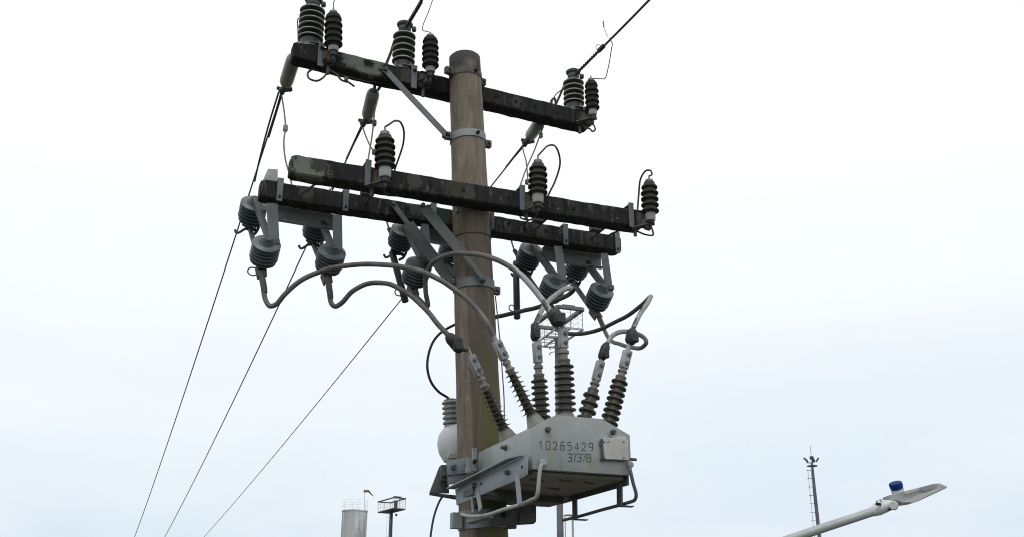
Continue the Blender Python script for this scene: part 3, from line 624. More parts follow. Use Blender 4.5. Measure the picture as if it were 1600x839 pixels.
wire([at(851, 193, Y=0.26), at(843, 214, Y=0.3), at(836, 233, Y=0.28), at(822, 265, Y=0.1), at(811, 296, Y=-0.12)], 0.005, 'grey wire with a pale connector slanting down to the strap right of the pole', m='wire_grey', group=J, lugs=[(845, 212, 0.3, 0.045)], lug_m='foot_plastic')
wire([at(500, 282, Y=-0.06), at(485, 294, Y=0.03), at(470, 304, Y=0.1)], 0.008, 'short dark rod between the double crossarms near their left end', group=J)
wire([at(545, 272, Y=0.3), at(530, 285, Y=0.3), at(512, 300, Y=0.25)], 0.005, 'short dark wire stub behind the double crossarms left of the pole', group=J)

# ------------------------------------------------------------------ disconnect switches under the rear arm
def frame(px0, px1, py0, py1, legs, straps, label):
    a, c = at(px0, py0, Y=0.31), at(px1, py1, Y=0.31)
    t = thing('switch_frame', (a + c) / 2, label, 'bracket', 'switch frames under the rear crossarm')
    d = (c - a).normalized(); u = V(0, 0, 1)
    s = MB()
    a.z -= 0.006; c.z -= 0.006
    s.bar(a, c, 0.090, 0.006, u, 0.001)
    s.bar(a + V(0, -0.022, 0.044), c + V(0, -0.022, 0.044), 0.006, 0.045, u, 0.001)
    s.bar(a + V(0, -0.022, -0.044), c + V(0, -0.022, -0.044), 0.006, 0.045, u, 0.001)
    s.build('channel', 'galvanised_pale', t)
    for (x0, y0, x1, y1, wd) in legs:
        p, q = at(x0, y0, Y=0.15), at(x1, y1, Y=0.15)
        lg = MB().bar(p, q, wd, 0.008, V(1, 0, 0), 0.002).build('hanger', 'galvanised', t)
        MB().box(q + V(0, -0.012, 0.01), (wd * 0.9, 0.03, 0.035), None, 0.004).build('end_bolt', 'galvanised_dark', lg)
    for (x, y) in straps:
        p = at(x, y, Y=BF); 
        st = MB().box(V(p.x, BF - 0.010, bz(p.x) + 0.002), (0.036, 0.008, 0.152), None, 0.002).box(V(p.x, BF + 0.055, bz(p.x) + 0.074), (0.036, 0.14, 0.008), None, 0.002).build('strap', 'galvanised', t)
        MB().box(V(p.x, BF - 0.0155, bz(p.x) - 0.045), (0.013, 0.006, 0.016), None, 0.001).build('slot', 'hole_black', st)
    return t
frame(432, 527, 334, 350, [(425, 318, 428, 382, 0.066), (527, 336, 528, 399, 0.058)], [(437, 300), (540, 314)], 'galvanised channel frame hung under the left end of the rear crossarm')
frame(656, 716, 366, 377, [(664, 350, 669, 418, 0.05)], [(677, 333)], 'galvanised channel frame behind the angle braces left of the pole')
frame(847, 939, 396, 410, [(872, 385, 880, 444, 0.060), (944, 396, 952, 452, 0.056)], [(883, 368), (964, 381)], 'galvanised channel frame hung under the right end of the rear crossarm')

def switch(pb, pf, label, blade=True, tube=None, lug=None, yo=0.0, ring=None, r_=0.085, hang=None):
    f = at(*pf, Y=0.18 + yo); k = at(*pb, Y=0.445 + yo)
    x = (f.x + k.x) / 2; dx = (f.x - k.x)
    b_ = (f - k); b_.x = 0; b_.normalize(); n = V(0, -b_.z, b_.y)
    n = V(0, 0.83, -0.558)
    t = thing('disconnect_switch', f - n * 0.07, label, 'disconnect switch', 'disconnect switches under the rear crossarm')
    he = at(*hang, Y=0.15 + yo) if hang else f - n * 0.09 + b_ * 0.07
    MB().bar(k - n * 0.085 + b_ * 0.02, he + V(-0.012, 0.02, 0.01), 0.03, 0.05, V(1, 0, 0), 0.003).build('base_bar', 'galvanised_mid', t)
    for c_ in (k, f):
        MB().lathe(c_ - n * 0.10, c_ - n * 0.06, [(0, 0.024), (0.02, 0.03), (0.04, 0.05)], 16).build('mounting_stud', 'galvanised_dark', t)
    ends = []
    for c in (k, f):
        p = [(0, r_ * 0.3), (0.001, r_ * 0.94), (0.004, r_ * 0.985), (0.012, r_), (0.016, r_ * 0.96)] + shed_profile(0.018, 0.025, 4, r_, r_ * 0.5, 0.2) + shed_profile(0.118, 0.022, 1, r_ * 0.92, r_ * 0.62, 0.3) + [(0.142, r_ * 0.66), (0.150, r_ * 0.45), (0.165, r_ * 0.3)]
        MB().lathe(c - n * 0.062, c + n, p, 36).build('insulator', 'porcelain_blue_grey', t)
        ends.append(c + n * 0.10)
    kb, fb = ends
    dn = b_
    tm = MB().bar(fb - dn * 0.02, fb + dn * 0.115, 0.052, 0.020, V(1, 0, 0), 0.004)
    tm.bar(fb + dn * 0.02 + V(-0.03, 0.012, 0), fb + dn * 0.12 + V(-0.02, 0.012, 0), 0.012, 0.05, V(1, 0, 0), 0.003)
    tm.lathe(fb + dn * 0.03 + V(0.0, -0.02, 0), fb + dn * 0.03 + V(0, 0.02, 0), [(0, 0.013), (0.04, 0.013)], 6)
    tm.lathe(fb + dn * 0.085 + V(0.0, -0.02, 0), fb + dn * 0.085 + V(0, 0.02, 0), [(0, 0.013), (0.04, 0.013)], 6)
    tm.build('terminal', 'rusty_steel', t)
    tb = MB().bar(kb - n * 0.01, kb + n * 0.05, 0.05, 0.02, V(1, 0, 0), 0.004)
    tb.bar(kb + n * 0.02 + V(-0.045, 0, 0.01), kb + n * 0.025 + V(0.05, 0, -0.02), 0.02, 0.02, V(0, 1, 0), 0.004)
    tb.tube([kb + n * 0.03 + V(0.03, -0.02, 0), kb + n * 0.05 + V(0.055, -0.05, 0.02), kb + n * 0.08 + V(0.04, -0.06, -0.01), kb + n * 0.08 + V(0.02, -0.03, -0.02)], 0.009, 6, 4)
    tb.tube([kb + n * 0.04 + V(-0.02, 0, 0), kb + n * 0.05 + V(-0.07, 0.0, -0.03), kb + n * 0.05 + V(-0.085, 0, -0.01)], 0.008, 6, 4)
    tb.build('hinge', 'galvanised_dark', t)
    if blade:
        MB().bar(kb + n * 0.03 - b_ * 0.03, fb + n * 0.02 + b_ * 0.03, 0.022, 0.034, V(1, 0, 0), 0.003).build('blade', 'galvanised_dark', t)
    if tube:
        a, c = at(*tube[0], Y=0.53), at(*tube[1], Y=0.53); Lq = (c - a).length
        ft = MB().lathe(a, c, [(0, 0.014), (0.01, 0.022), (Lq - 0.02, 0.0235), (Lq - 0.005, 0.022), (Lq, 0.014)], 16).build('fuse_tube', 'rubber_black', t)
        p = a.lerp(c, 0.84)
        MB().tube([p + V(-0.015, 0, -0.015), p + V(-0.05, 0, -0.01), p + V(-0.058, 0, 0.015), p + V(-0.04, 0, 0.03), p + V(-0.015, 0, 0.02)], 0.004, 6, 5).build('pull_ring', 'galvanised_dark', ft)
        MB().bar(kb, a, 0.03, 0.03, V(1, 0, 0), 0.005).build('arm', 'galvanised_dark', ft)
    if lug:
        c = at(*lug, Y=0.5)
        MB().bar(c, kb.lerp(c, 0.25), 0.024, 0.03, V(1, 0, 0), 0.005).build('line_lug', 'rusty_steel', t)
        MB().tube([c, c + V(-0.02, 0.0, 0.07), c + V(-0.025, -0.02, 0.16)], 0.006, 6, 4).build('line_lead', 'wire_grey', t)
    if ring:
        c = at(*ring, Y=0.26)
        MB().tube([c + V(0.03 * math.cos(q_), 0, 0.024 * math.sin(q_)) for q_ in [i * 0.55 for i in range(11)]], 0.0042, 6, 3).build('pull_ring', 'galvanised_dark', t)
    return t, fb + dn * 0.125, kb
SA = switch((395, 330), (414, 393), 'grey ribbed disconnect switch at the far left under the crossarm', ring=(395, 424), hang=(427, 383))
SB = switch((495, 355), (516, 405), 'grey ribbed disconnect switch under the left frame, next in from the left end', hang=(527, 399))
SC = switch((628, 370), (651, 425), 'grey ribbed switch left of the pole with an open black fuse tube', blade=False, tube=((612, 392), (634, 472)), lug=(607, 356), hang=(668, 416))
SF = switch((706, 388), (742, 440), 'grey ribbed disconnect switch half hidden directly behind the pole', yo=0.14)
SD = switch((827, 400), (863, 450), 'grey ribbed switch right of the pole with a black fuse tube hanging straight down', tube=((806, 408), (808, 498)), lug=(803, 390), hang=(879, 443))
SE = switch((903, 416), (936, 463), 'grey ribbed disconnect switch under the right end of the crossarm', ring=(893, 440), hang=(951, 451))

# ------------------------------------------------------------------ recloser
YF, YB = -0.95, -0.16
KS = 0.9686
def fp(px, py, Y=YF): return at(px, py, Y=Y)
rec = thing('recloser', V(0.31, -0.55, 6.40), 'pale grey numbered recloser tank with six ribbed bushings mounted on the pole', 'recloser')
poly = [fp(831, 671), fp(869, 650.5), fp(941, 653), fp(981, 676), fp(985.5, 738), fp(834, 735)]
xl = (poly[0].x + poly[5].x) / 2; xr = poly[4].x
zb = (poly[4].z + poly[5].z) / 2
poly[0].x = xl; poly[5].x = xl; poly[3].x = xr; poly[4].z = zb; poly[5].z = zb; zt = (poly[1].z + poly[2].z) / 2; poly[1].z = zt; poly[2].z = zt
zs = (poly[0].z + poly[3].z) / 2; poly[0].z = poly[3].z = zs
body = MB().prism([p + V(0, 0.008, 0) for p in poly], (0, YB - YF - 0.008, 0), 0.006).build('tank', 'tank_paint', rec)
# welded front plate, a touch larger than the tank
cx, cz = (xl + xr) / 2, (zb + zt) / 2
MB().prism([V(cx + (p.x - cx) * 1.012, YF - 0.002, cz + (p.z - cz) * 1.02) for p in poly], (0, 0.008, 0), 0.002).build('front_plate', 'tank_paint', body)
# underside: recessed floor pan with stiffeners and dark edge angle on the right
MB().box(V(cx, (YF + YB) / 2 + 0.02, zb - 0.012), (xr - xl - 0.03, YB - YF - 0.06, 0.02), None, 0.003).build('floor_pan', 'floor_paint', rec, label='dull grey stained underside')
MB().box(V(0.33, -0.12, zb - 0.03), (0.44, 0.2, 0.06), None, 0.006).build('rear_sill', 'galvanised_dark', rec)
for i, (ux, uy) in enumerate(((0.15, -0.75), (0.30, -0.78), (0.44, -0.76), (0.2, -0.55), (0.36, -0.5), (0.25, -0.33))):
    MB().box(V(ux, uy, zb - 0.025), (0.085, 0.012, 0.006), Matrix.Rotation(R(10 + 9 * (i % 3)), 3, 'Z'), 0.002).build('floor_rib', 'floor_paint' if i % 2 else 'rusty_steel', rec)
MB().box(V(xr + 0.0, -0.5, zb - 0.022), (0.012, 0.84, 0.052), None, 0.002).build('edge_angle', 'galvanised_dark', rec)
# bolts on the front
for px, py in ((855, 671), (957, 675)):
    p = fp(px, py); MB().lathe(p, p + V(0, -0.028, 0), [(0, 0.016), (0.006, 0.016), (0.007, 0.011), (0.028, 0.011)], 6).build('bolt', 'galvanised_dark', rec)
for px, py in ((847, 723), (983, 726)):
    p = fp(px, py); MB().lathe(p, p + V(0, -0.026, 0), [(0, 0.017), (0.02, 0.017), (0.026, 0.012)], 12).build('lifting_lug', 'foot_plastic', rec)
p = fp(787, 697, Y=-0.6); p = at(791, 699, X=xl)
MB().lathe(p, p + V(-0.03, 0, 0), [(0, 0.016), (0.008, 0.016), (0.009, 0.010), (0.03, 0.010)], 6).build('bolt', 'galvanised_dark', rec)
# side stud at right
p = at(986, 717, X=xr); MB().lathe(p, p + V(0.03, 0, 0), [(0, 0.008), (0.03, 0.008)], 8).build('stud', 'galvanised_dark', rec)
# nameplate with its backing and tab
p0, p1 = fp(941, 717.5), fp(978, 686.5)
npl = MB().box(V((p0.x + p1.x) / 2, YF - 0.014, (p0.z + p1.z) / 2), (p1.x - p0.x, 0.02, p1.z - p0.z), Matrix.Rotation(R(-1.5), 3, 'Y'), 0.003).build('nameplate', 'plate_paint', rec)
q0, q1 = fp(956, 688), fp(976, 682)
MB().box(V((q0.x + q1.x) / 2, YF - 0.008, (q0.z + q1.z) / 2 + 0.002), (q1.x - q0.x, 0.006, q1.z - q0.z), None, 0.001).build('tab', 'plate_paint', npl)
MB().box(fp(940.5, 703, Y=YF - 0.01), (0.008, 0.014, 0.115), None, 0.001).build('hinge', 'galvanised_dark', npl)
MB().box(fp(957, 718, Y=YF - 0.012), (0.135, 0.014, 0.006), None, 0.001).build('lower_edge', 'galvanised_dark', npl)
MB().tube([fp(949, 690.5, YF - 0.0245), fp(950.5, 689.5, YF - 0.0245), fp(952, 689.3, YF - 0.0245)], 0.0025, 5, 3).build('scratch', 'galvanised_dark', npl)
for px_, py_ in ((944, 689.5), (974.5, 690), (944.5, 714.5), (974.5, 715)):
    MB().lathe(fp(px_, py_, YF - 0.023), fp(px_, py_, YF - 0.028), [(0, 0.005), (0.005, 0.004)], 8).build('rivet', 'galvanised', npl)
MB().tube([fp(938, 688, YF - 0.008), fp(938, 695, YF - 0.012), fp(940, 697, YF - 0.01)], 0.004, 6, 3).build('latch', 'galvanised_dark', npl)
# painted numbers
DIG = {'0': [[(0, 0), (1, 0), (1, .8), (.8, 1), (0, 1), (0, 0)]], '1': [[(.1, .78), (.55, 1), (.55, 0)]],
       '2': [[(0, .8), (.1, .95), (.4, 1), (.8, .95), (.95, .75), (.8, .5), (0, 0), (1, 0)]],
       '6': [[(.95, 1), (.25, 1), (.08, .5), (.08, 0), (.9, 0), (.95, .1), (.95, .5), (.85, .57), (.1, .57)]],
       '5': [[(.95, 1), (.1, 1), (.08, .57), (.85, .57), (.95, .47), (.95, .1), (.85, 0), (0, 0)]],
       '4': [[(.75, 0), (.75, 1), (0, .3), (1, .3)]],
       '9': [[(.95, .5), (.15, .5), (.03, .6), (.03, .9), (.15, 1), (.85, 1), (.95, .9), (.95, .3), (.85, .06), (.5, 0)]],
       '3': [[(.05, 1), (.85, 1), (.95, .9), (.9, .62), (.8, .54), (.35, .54)], [(.8, .54), (.95, .45), (.95, .1), (.8, 0), (0, .04)]],
       '7': [[(0, 1), (1, 1), (.55, .45), (.45, 0)]],
       '8': [[(.2, .54), (.08, .66), (.08, .9), (.2, 1), (.8, 1), (.92, .9), (.92, .66), (.8, .54), (.2, .54), (.02, .42), (.02, .1), (.15, 0), (.85, 0), (.98, .1), (.98, .42), (.8, .54)]]}
def digits(text, x0, x1, y_top0, y_top1, hgt, wd, r_):
    n = len(text); c0 = fp((x0 + x1) / 2, y_top0 + hgt / 2, YF - 0.0025)
    num = bpy.data.objects.new('painted_number', None); COL.objects.link(num); num.parent = body; num.location = c0; num.empty_display_size = 0.02
    for i, ch in enumerate(text):
        f = i / (n - 1); px = x0 + (x1 - x0) * f; py = y_top0 + (y_top1 - y_top0) * f
        s = MB()
        for st in DIG[ch]: s.tube([fp(px + u * wd, py + (1 - v) * hgt, YF - 0.0025) for u, v in st], r_, 6, 0)
        s.build('digit', 'ink', num)
digits('10265429', 842.0, 920.2, 688.4, 691.5, 12.3, 6.3, 0.0021)
digits('37378', 886.5, 916.5, 708.2, 708.8, 12.0, 6.8, 0.0021)

# bushings: three across (left, upright, right) in a front and a rear row
def bushing(base, tip, Y, ro, n, m, spiky=False, clamp_px=30, collar_px=12, dome_m='bushing_grey', m_body=None):
    a, c = at(*base, Y=Y), at(*tip, Y=Y)
    ax = (c - a).normalized(); Ln = (c - a).length
    # let the foot run down to the tank skin
    def skin(x):
        if x < poly[1].x: return zs + (zt - zs) * (x - xl) / (poly[1].x - xl)
        if x > poly[2].x: return zs + (zt - zs) * (xr - x) / (xr - poly[2].x)
        return zt
    foot = Vector(a)
    for _ in range(60):
        if foot.z <= skin(foot.x) + 0.002: break
        foot -= ax * 0.005
    L = (c - foot).length
    t = MB().lathe(foot - ax * 0.02, c, [(0, ro * 1.25), (0.022, ro * 1.25), (0.03, ro * 1.12), (0.055, ro * 0.92), (0.085, ro * 0.62)], 28).build('bushing', dome_m, rec)
    cl = L * clamp_px; co = L * collar_px
    s0, s1 = 0.06, L - cl - co
    pitch = (s1 - s0) / n
    pr = []
    for i in range(n):
        q = s0 + i * pitch; r_ = ro * (1.10 - 0.16 * i / n) if spiky else ro * (1.04 - 0.1 * i / n)
        ri = ro * (0.58 - 0.14 * i / n) if spiky else ro * 0.62
        if spiky: pr += [(q, ri), (q + pitch * .36, ri), (q + pitch * .40, r_ * .55), (q + pitch * .33, r_), (q + pitch * .40, r_), (q + pitch * .62, ri * 1.15), (q + pitch * .97, ri)]
        else: pr += [(q, ri), (q + pitch * .2, ri), (q + pitch * .26, r_ * .9), (q + pitch * .32, r_), (q + pitch * .5, r_), (q + pitch * .58, r_ * .92), (q + pitch * .72, ri * 1.05), (q + pitch * .97, ri)]
    MB().lathe(foot, c, pr + [(s1, ro * 0.42)], 32).build('sheds', m, t)
    k = s1
    MB().lathe(foot, c, [(k - 0.004, ro * .40), (k + co * .1, ro * .62), (k + co * .22, ro * .66), (k + co * .34, ro * .40), (k + co * .58, ro * .40), (k + co * .64, ro * .55), (k + co * .8, ro * .55), (k + co * .9, ro * .38), (k + co, ro * .38)], 20).build('collar', 'bushing_grey', t)
    p, q = foot + ax * (L - cl), foot + ax * (L - cl * 0.22)
    side = V(1, 0, 0)
    cp = MB().bar(p, q, 0.054, 0.026, side, 0.005).bar(p + V(0, -0.017, 0), q + V(0, -0.017, 0), 0.044, 0.01, side, 0.003).build('clamp', 'galvanised_pale', t)
    for f_ in (0.27, 0.75):
        bq = p.lerp(q, f_) + V(0.004, -0.02, 0)
        MB().lathe(bq, bq + V(0, -0.018, 0), [(0, 0.012), (0.018, 0.011)], 8).build('bolt', 'galvanised', cp)
    MB().tube([q - ax * 0.01, c + ax * 0.015], 0.013, 10, 0).build('stud', 'foot_plastic', t)
    return c, ax
FR, BR = -0.78, -0.42
B1 = bushing((790, 676), (731, 546), BR, 0.044, 9, 'bushing_brown', True, 0.30, 0.14, m_body=None)
B2 = bushing((834, 655), (771, 524), FR, 0.042, 9, 'bushing_brown', True, 0.27, 0.14)
B3 = bushing((847, 662), (838, 526), BR, 0.050, 8, 'bushing_brown', False, 0.27, 0.15)
B4 = bushing((884, 650), (879, 506), FR, 0.055, 8, 'bushing_brown', False, 0.25, 0.15)
B5 = bushing((914, 657), (941, 556), BR, 0.052, 6, 'bushing_brown', False, 0.28, 0.12)
B6 = bushing((953, 655), (983, 540), FR, 0.048, 8, 'bushing_brown', False, 0.26, 0.12)

# side carrier: long channel plate left of the tank, reaching back past the pole
def skew(px, py):      # on the vertical plane through the plate's front and back edges
    f, k = at(823, 728, Y=-0.95), at(712, 778, Y=-0.10)
    n = V(k.y - f.y, -(k.x - f.x), 0).normalized()
    d = at(px, py, Y=0) - CAM; tt = (f - CAM).dot(n) / d.dot(n)
    return CAM + d * tt
pl = [skew(711, 764), skew(806, 717), skew(820, 712), skew(823, 715), skew(823, 741), skew(818, 745), skew(713, 789)]
carrier = MB().prism(pl, (0.008, 0, 0), 0.002).build('carrier_plate', 'frame_paint', rec)
fa, fb_ = [skew(699, 757), skew(745, 731)], [skew(805, 711), skew(820, 711)]
MB().prism([skew(711, 764), skew(806, 716.5), skew(820, 711.5), skew(820, 711.5) + V(-0.012, 0, 0.0), skew(803, 717) + V(-0.036, 0, 0.0), skew(711, 764) + V(-0.05, 0, 0.0)], (0, 0, 0.007)).build('flange', 'frame_paint', carrier)
for px, py in ((795, 738), (743, 758)):
    p = skew(px, py); MB().lathe(p, p + V(-0.022, 0, 0), [(0, 0.013), (0.022, 0.013)], 6).build('bolt', 'galvanised_dark', carrier)
for px, py in ((816, 729), (752, 755)):
    p = skew(px, py); MB().lathe(p, p + V(-0.004, 0, 0), [(0, 0.007), (0.004, 0.007)], 10).build('slot', 'hole_black', carrier)
for x0, y0, x1, y1, wd in ((808, 742, 812, 788, 0.05), (746, 768, 751, 796, 0.045), (737, 776, 739, 800, 0.02)):
    MB().bar(skew(x0, y0), skew(x1, y1), wd, 0.006, V(0, 1, 0), 0.001).build('drop_leg', 'frame_paint', carrier)
# upright strap of the tank at the pole end, and ear plates
p, q = at(742, 736, Y=-0.2), at(741, 700, Y=-0.2)
MB().bar(p, q, 0.028, 0.012, V(1, 0, 0), 0.002).build('mounting_strap', 'frame_paint', rec)
q = at(741, 721, Y=-0.21); MB().lathe(q, q + V(-0.005, -0.03, 0), [(0, 0.012), (0.03, 0.012)], 6).build('bolt', 'hole_black', rec)
MB().box(at(735, 727, Y=-0.17), (0.05, 0.01, 0.085), None, 0.002).build('ear_plate', 'frame_paint', rec)
MB().box(at(731, 735, Y=-0.2), (0.03, 0.02, 0.03), None, 0.004).build('spacer', 'foot_plastic', rec)
# upper pole clamp: plates round the left of the shaft, dark angle reaching back
zc_ = at(715, 735, Y=-0.12).z
MB().prism([at(698, 720, Y=-0.14), at(731, 714, Y=-0.14), at(733, 738, Y=-0.14), at(700, 742, Y=-0.14)], (0, 0.01, 0), 0.002).build('clamp_plate', 'frame_paint', rec)
MB().prism([at(700, 741, Y=-0.13), at(728, 738, Y=-0.13), at(728, 752, Y=-0.13), at(700, 757, Y=-0.13)], (0, 0.01, 0), 0.002).build('clamp_plate', 'galvanised', rec)
MB().prism([at(671, 770, Y=0.10), at(687, 728, Y=0.10), at(700, 724, Y=0.10), at(702, 770, Y=0.10)], (0, 0.012, 0), 0.002).build('gusset', 'galvanised_dark', rec)
MB().box(at(694, 739, Y=0.07), (0.045, 0.03, 0.095), None, 0.004).build('clamp_block', 'galvanised_dark', rec)
for px, py, Yy in ((694, 741, 0.055), (708, 730, -0.14)):
    q = at(px, py, Y=Yy); MB().lathe(q, q + V(0, -0.03, 0), [(0, 0.016), (0.03, 0.014)], 6).build('bolt', 'galvanised_dark', rec)
MB().prism([at(672, 769, Y=0.10), at(712, 773, Y=-0.05), at(714, 776, Y=-0.05), at(695, 772, Y=0.1)], (0, 0.02, -0.012)).build('ledge', 'galvanised_dark', rec)
# lower pole clamp
zl_ = at(755, 808, Y=-0.14).z
r_l = pole_r(zl_)
cc = V(pole_x(zl_), 0, zl_)
MB().lathe(cc - axis * 0.05, cc + axis * 0.05, [(0, r_l - .004), (0, r_l + .008), (0.1, r_l + .008), (0.1, r_l - .004)], 40, caps=False).build('lower_clamp', 'frame_paint', rec)
MB().box(at(713, 813, Y=-0.05), (0.06, 0.05, 0.088), None, 0.003).build('clamp_ear', 'frame_paint', rec)
MB().prism([at(768, 794, Y=-0.2), at(838, 788, Y=-0.2), at(838, 814, Y=-0.2), at(834, 818, Y=-0.2), at(766, 822, Y=-0.2)], (0, 0.012, 0), 0.002).build('lower_plate', 'galvanised_dark', rec)
MB().prism([at(812, 800, Y=-0.215), at(838, 799, Y=-0.215), at(838, 815, Y=-0.215), at(812, 817, Y=-0.215)], (0, 0.012, 0), 0.002).build('lower_plate', 'galvanised_dark', rec)
q = at(786, 804, Y=-0.2); MB().lathe(q, q + V(0, -0.02, 0), [(0, 0.016), (0.02, 0.014)], 6).build('bolt', 'hole_black', rec)
MB().bar(at(733, 815, Y=-0.18), at(766, 806, Y=-0.3), 0.02, 0.06, V(0, 0, 1), 0.003).build('clamp_arm', 'frame_paint', rec)
MB().tube([at(790, 823, Y=-0.1), at(806, 822, Y=-0.1)], 0.013, 10, 0).build('stud', 'galvanised', rec)
MB().box(at(755, 772, Y=-0.25), (0.2, 0.2, 0.04), None, 0.004).build('under_beam', 'galvanised_dark', rec)
MB().box(at(790, 772, Y=-0.32), (0.32, 0.05, 0.07), None, 0.004).build('under_beam', 'galvanised_dark', rec)
# guard rails below
gl = [at(847, 724, Y=-0.975), at(844.5, 730, Y=-0.978), at(842, 750, Y=-0.975), at(840.5, 768, Y=-0.965), at(838, 776, Y=-0.945), at(830, 780.5, Y=-0.9), at(815, 787, Y=-0.82), at(785, 796, Y=-0.62), at(760, 804, Y=-0.45), at(735, 806, Y=-0.3), at(721, 803, Y=-0.2)]
MB().tube(gl, 0.010, 10, 5).build('guard_rail', 'foot_plastic', rec)
gr = [at(983, 727, Y=-0.975), at(985, 735, Y=-0.978), at(989, 753, Y=-0.97), at(994, 772, Y=-0.955), at(992, 780, Y=-0.93), at(980, 785, Y=-0.86), at(940, 796, Y=-0.55), at(905, 806, Y=-0.27), at(880, 812, Y=-0.1)]
MB().tube(gr, 0.0092, 10, 5).build('guard_rail', 'galvanised', rec)
for x0, y0, x1, y1 in ((968, 748, 968.5, 790), (898, 776, 898.5, 811)):
    c0_ = at(x0, y0, X=xr - 0.01); c1_ = at(x1, y1, X=xr - 0.01)
    MB().bar(c0_, c1_, 0.012, 0.05, V(1, 0, 0), 0.002).box(c1_ + V(0.035, 0, 0.0), (0.08, 0.035, 0.006), None, 0.001).build('drop_leg', 'galvanised_dark', rec)

# ------------------------------------------------------------------ heavy cables
def cable(pts, r_, m, label, boot=None, lug=True, segment=None, seg=12):
    P = [p if isinstance(p, Vector) else at(p[0], p[1], Y=p[2]) for p in pts]
    t = thing('cable', P[0], label, 'cable', 'heavy cables between switches and recloser')
    Pj = spline(P, 7)
    Pj = [Pj[0]] + [p + V(noise.noise(p * 9), noise.noise(p * 9 + V(5, 0, 0)), noise.noise(p * 9 + V(0, 7, 0))) * 0.004 for p in Pj[1:-1]] + [Pj[-1]]
    MB().tube(Pj, [r_ * (1 + 0.05 * noise.noise(p * 30)) for p in Pj], seg, 0).build('jacket', m, t)
    if segment:
        Q = [at(*q[:2], Y=q[2]) for q in segment]
        MB().tube(Q, r_ * 1.1, seg, 7).build('segment', 'cable_skylit', t)  # overlay tube painting the sky-lit stretch of the jacket paler
    if lug:
        d = (P[1] - P[0]).normalized()
        MB().lathe(P[0] - d * 0.06, P[0] + d * 0.09, [(0, 0.010), (0.02, 0.016), (0.06, r_ * 1.3), (0.12, r_ * 1.25), (0.15, r_ * 1.02)], 12).build('cable_lug', 'cable_dark', t)
    if boot:
        a, c, Y, w0 = boot; a = at(*a, Y=Y); c = at(*c, Y=Y); Lb = (c - a).length
        bo = MB().lathe(a, c, [(0, r_ * 1.15), (0.012, w0 * .8), (Lb * .25, w0), (Lb * .75, w0 * 1.02), (Lb - 0.012, w0 * .85), (Lb, 0.016)], 10)
        q = a.lerp(c, 0.6); bo.box(q + V(0.0, -w0, -0.005), (w0 * 1.5, w0 * 0.9, Lb * 0.55), None, 0.006)
        bo.build('boot', 'rubber_black', t)
    return t
e = SA[1]
cable([e + V(0.0, -0.01, -0.02), at(416, 468, Y=0.15), at(422, 477, Y=0.13), at(431, 475, Y=0.11), at(446, 459, Y=0.07), at(468, 439, Y=0.03), at(500, 424, Y=0.0), at(545, 415, Y=-0.15), at(590, 414, Y=-0.3), at(640, 419, Y=-0.48), at(685, 436, Y=-0.6), at(722, 460, Y=-0.68), at(750, 488, Y=-0.74), at(763, 506, Y=FR), B2[0]], 0.0148, 'cable_grey', 'thick grey cable arching from the leftmost switch over the pole front')
cable([SB[1] + V(0.0, -0.01, -0.02), at(518, 473, Y=0.15), at(524, 478, Y=0.13), at(533, 473, Y=0.11), at(551, 455, Y=0.06), at(575, 443, Y=0.02), at(604, 443, Y=-0.08), at(635, 457, Y=-0.18), at(662, 479, Y=-0.27), at(685, 506, Y=-0.34), at(703, 527, Y=-0.4), at(716, 543, Y=BR), B1[0]], 0.0148, 'cable_grey', 'thick grey cable from the second left switch down to the lower left bushing', boot=((699, 522), (722, 549), BR, 0.034))
cable([SC[1] + V(0.0, 0, -0.0), at(668, 478, Y=0.14), at(665, 455, Y=0.1), at(665, 432, Y=0.05), at(674, 413, Y=-0.05), at(692, 401, Y=-0.2), at(722, 396, Y=-0.38), at(755, 400, Y=-0.52), at(790, 413, Y=-0.62), at(818, 433, Y=-0.69), at(842, 461, Y=-0.74), at(860, 486, Y=FR), B4[0]], 0.0150, 'cable_grey', 'thick cable arching across the pole above the braces to the middle bushing', boot=((861, 482), (876, 509), FR, 0.04), segment=[(800, 418, -0.645), (818, 433, -0.69), (842, 461, -0.74), (860, 486, FR)], lug=False)
cable([SF[1], at(752, 502, Y=0.36), at(775, 495, Y=0.26), at(805, 488, Y=0.1), at(838, 480, Y=-0.08), at(868, 469, Y=-0.2), at(890, 458, Y=-0.27), at(897, 451, Y=-0.3), at(890, 449.5, Y=-0.32), at(874, 456, Y=-0.34), at(857, 470, Y=-0.37), at(845, 487, Y=-0.4), at(838, 505, Y=BR), B3[0]], 0.0140, 'cable_dark', 'dark cable from behind the pole folding back down to a centre bushing', boot=((837, 505), (835.5, 532), BR, 0.027), segment=[(893, 449.7, -0.315), (884, 451, -0.33), (874, 456, -0.34), (857, 470, -0.37), (845, 487, -0.4), (838, 505, BR)])
cable([SD[1] + V(0, -0.01, -0.02), at(868, 503, Y=0.12), at(873, 516, Y=0.05), at(888, 521, Y=-0.05), at(916, 519.5, Y=-0.2), at(945, 511, Y=-0.35), at(975, 496, Y=-0.5), at(1003, 476, Y=-0.65), at(1016, 463, Y=-0.72), at(1011, 474, Y=-0.74), at(1000, 490, Y=-0.76), at(990, 510, Y=FR), B6[0]], 0.0125, 'cable_dark', 'dark cable rising to a sharp peak at the right then down to the rightmost bushing', boot=((989, 513), (984.5, 538), FR, 0.033), segment=[(1017, 462, -0.722), (1012, 472.5, -0.74), (1000, 490, -0.76), (990, 511, FR)])
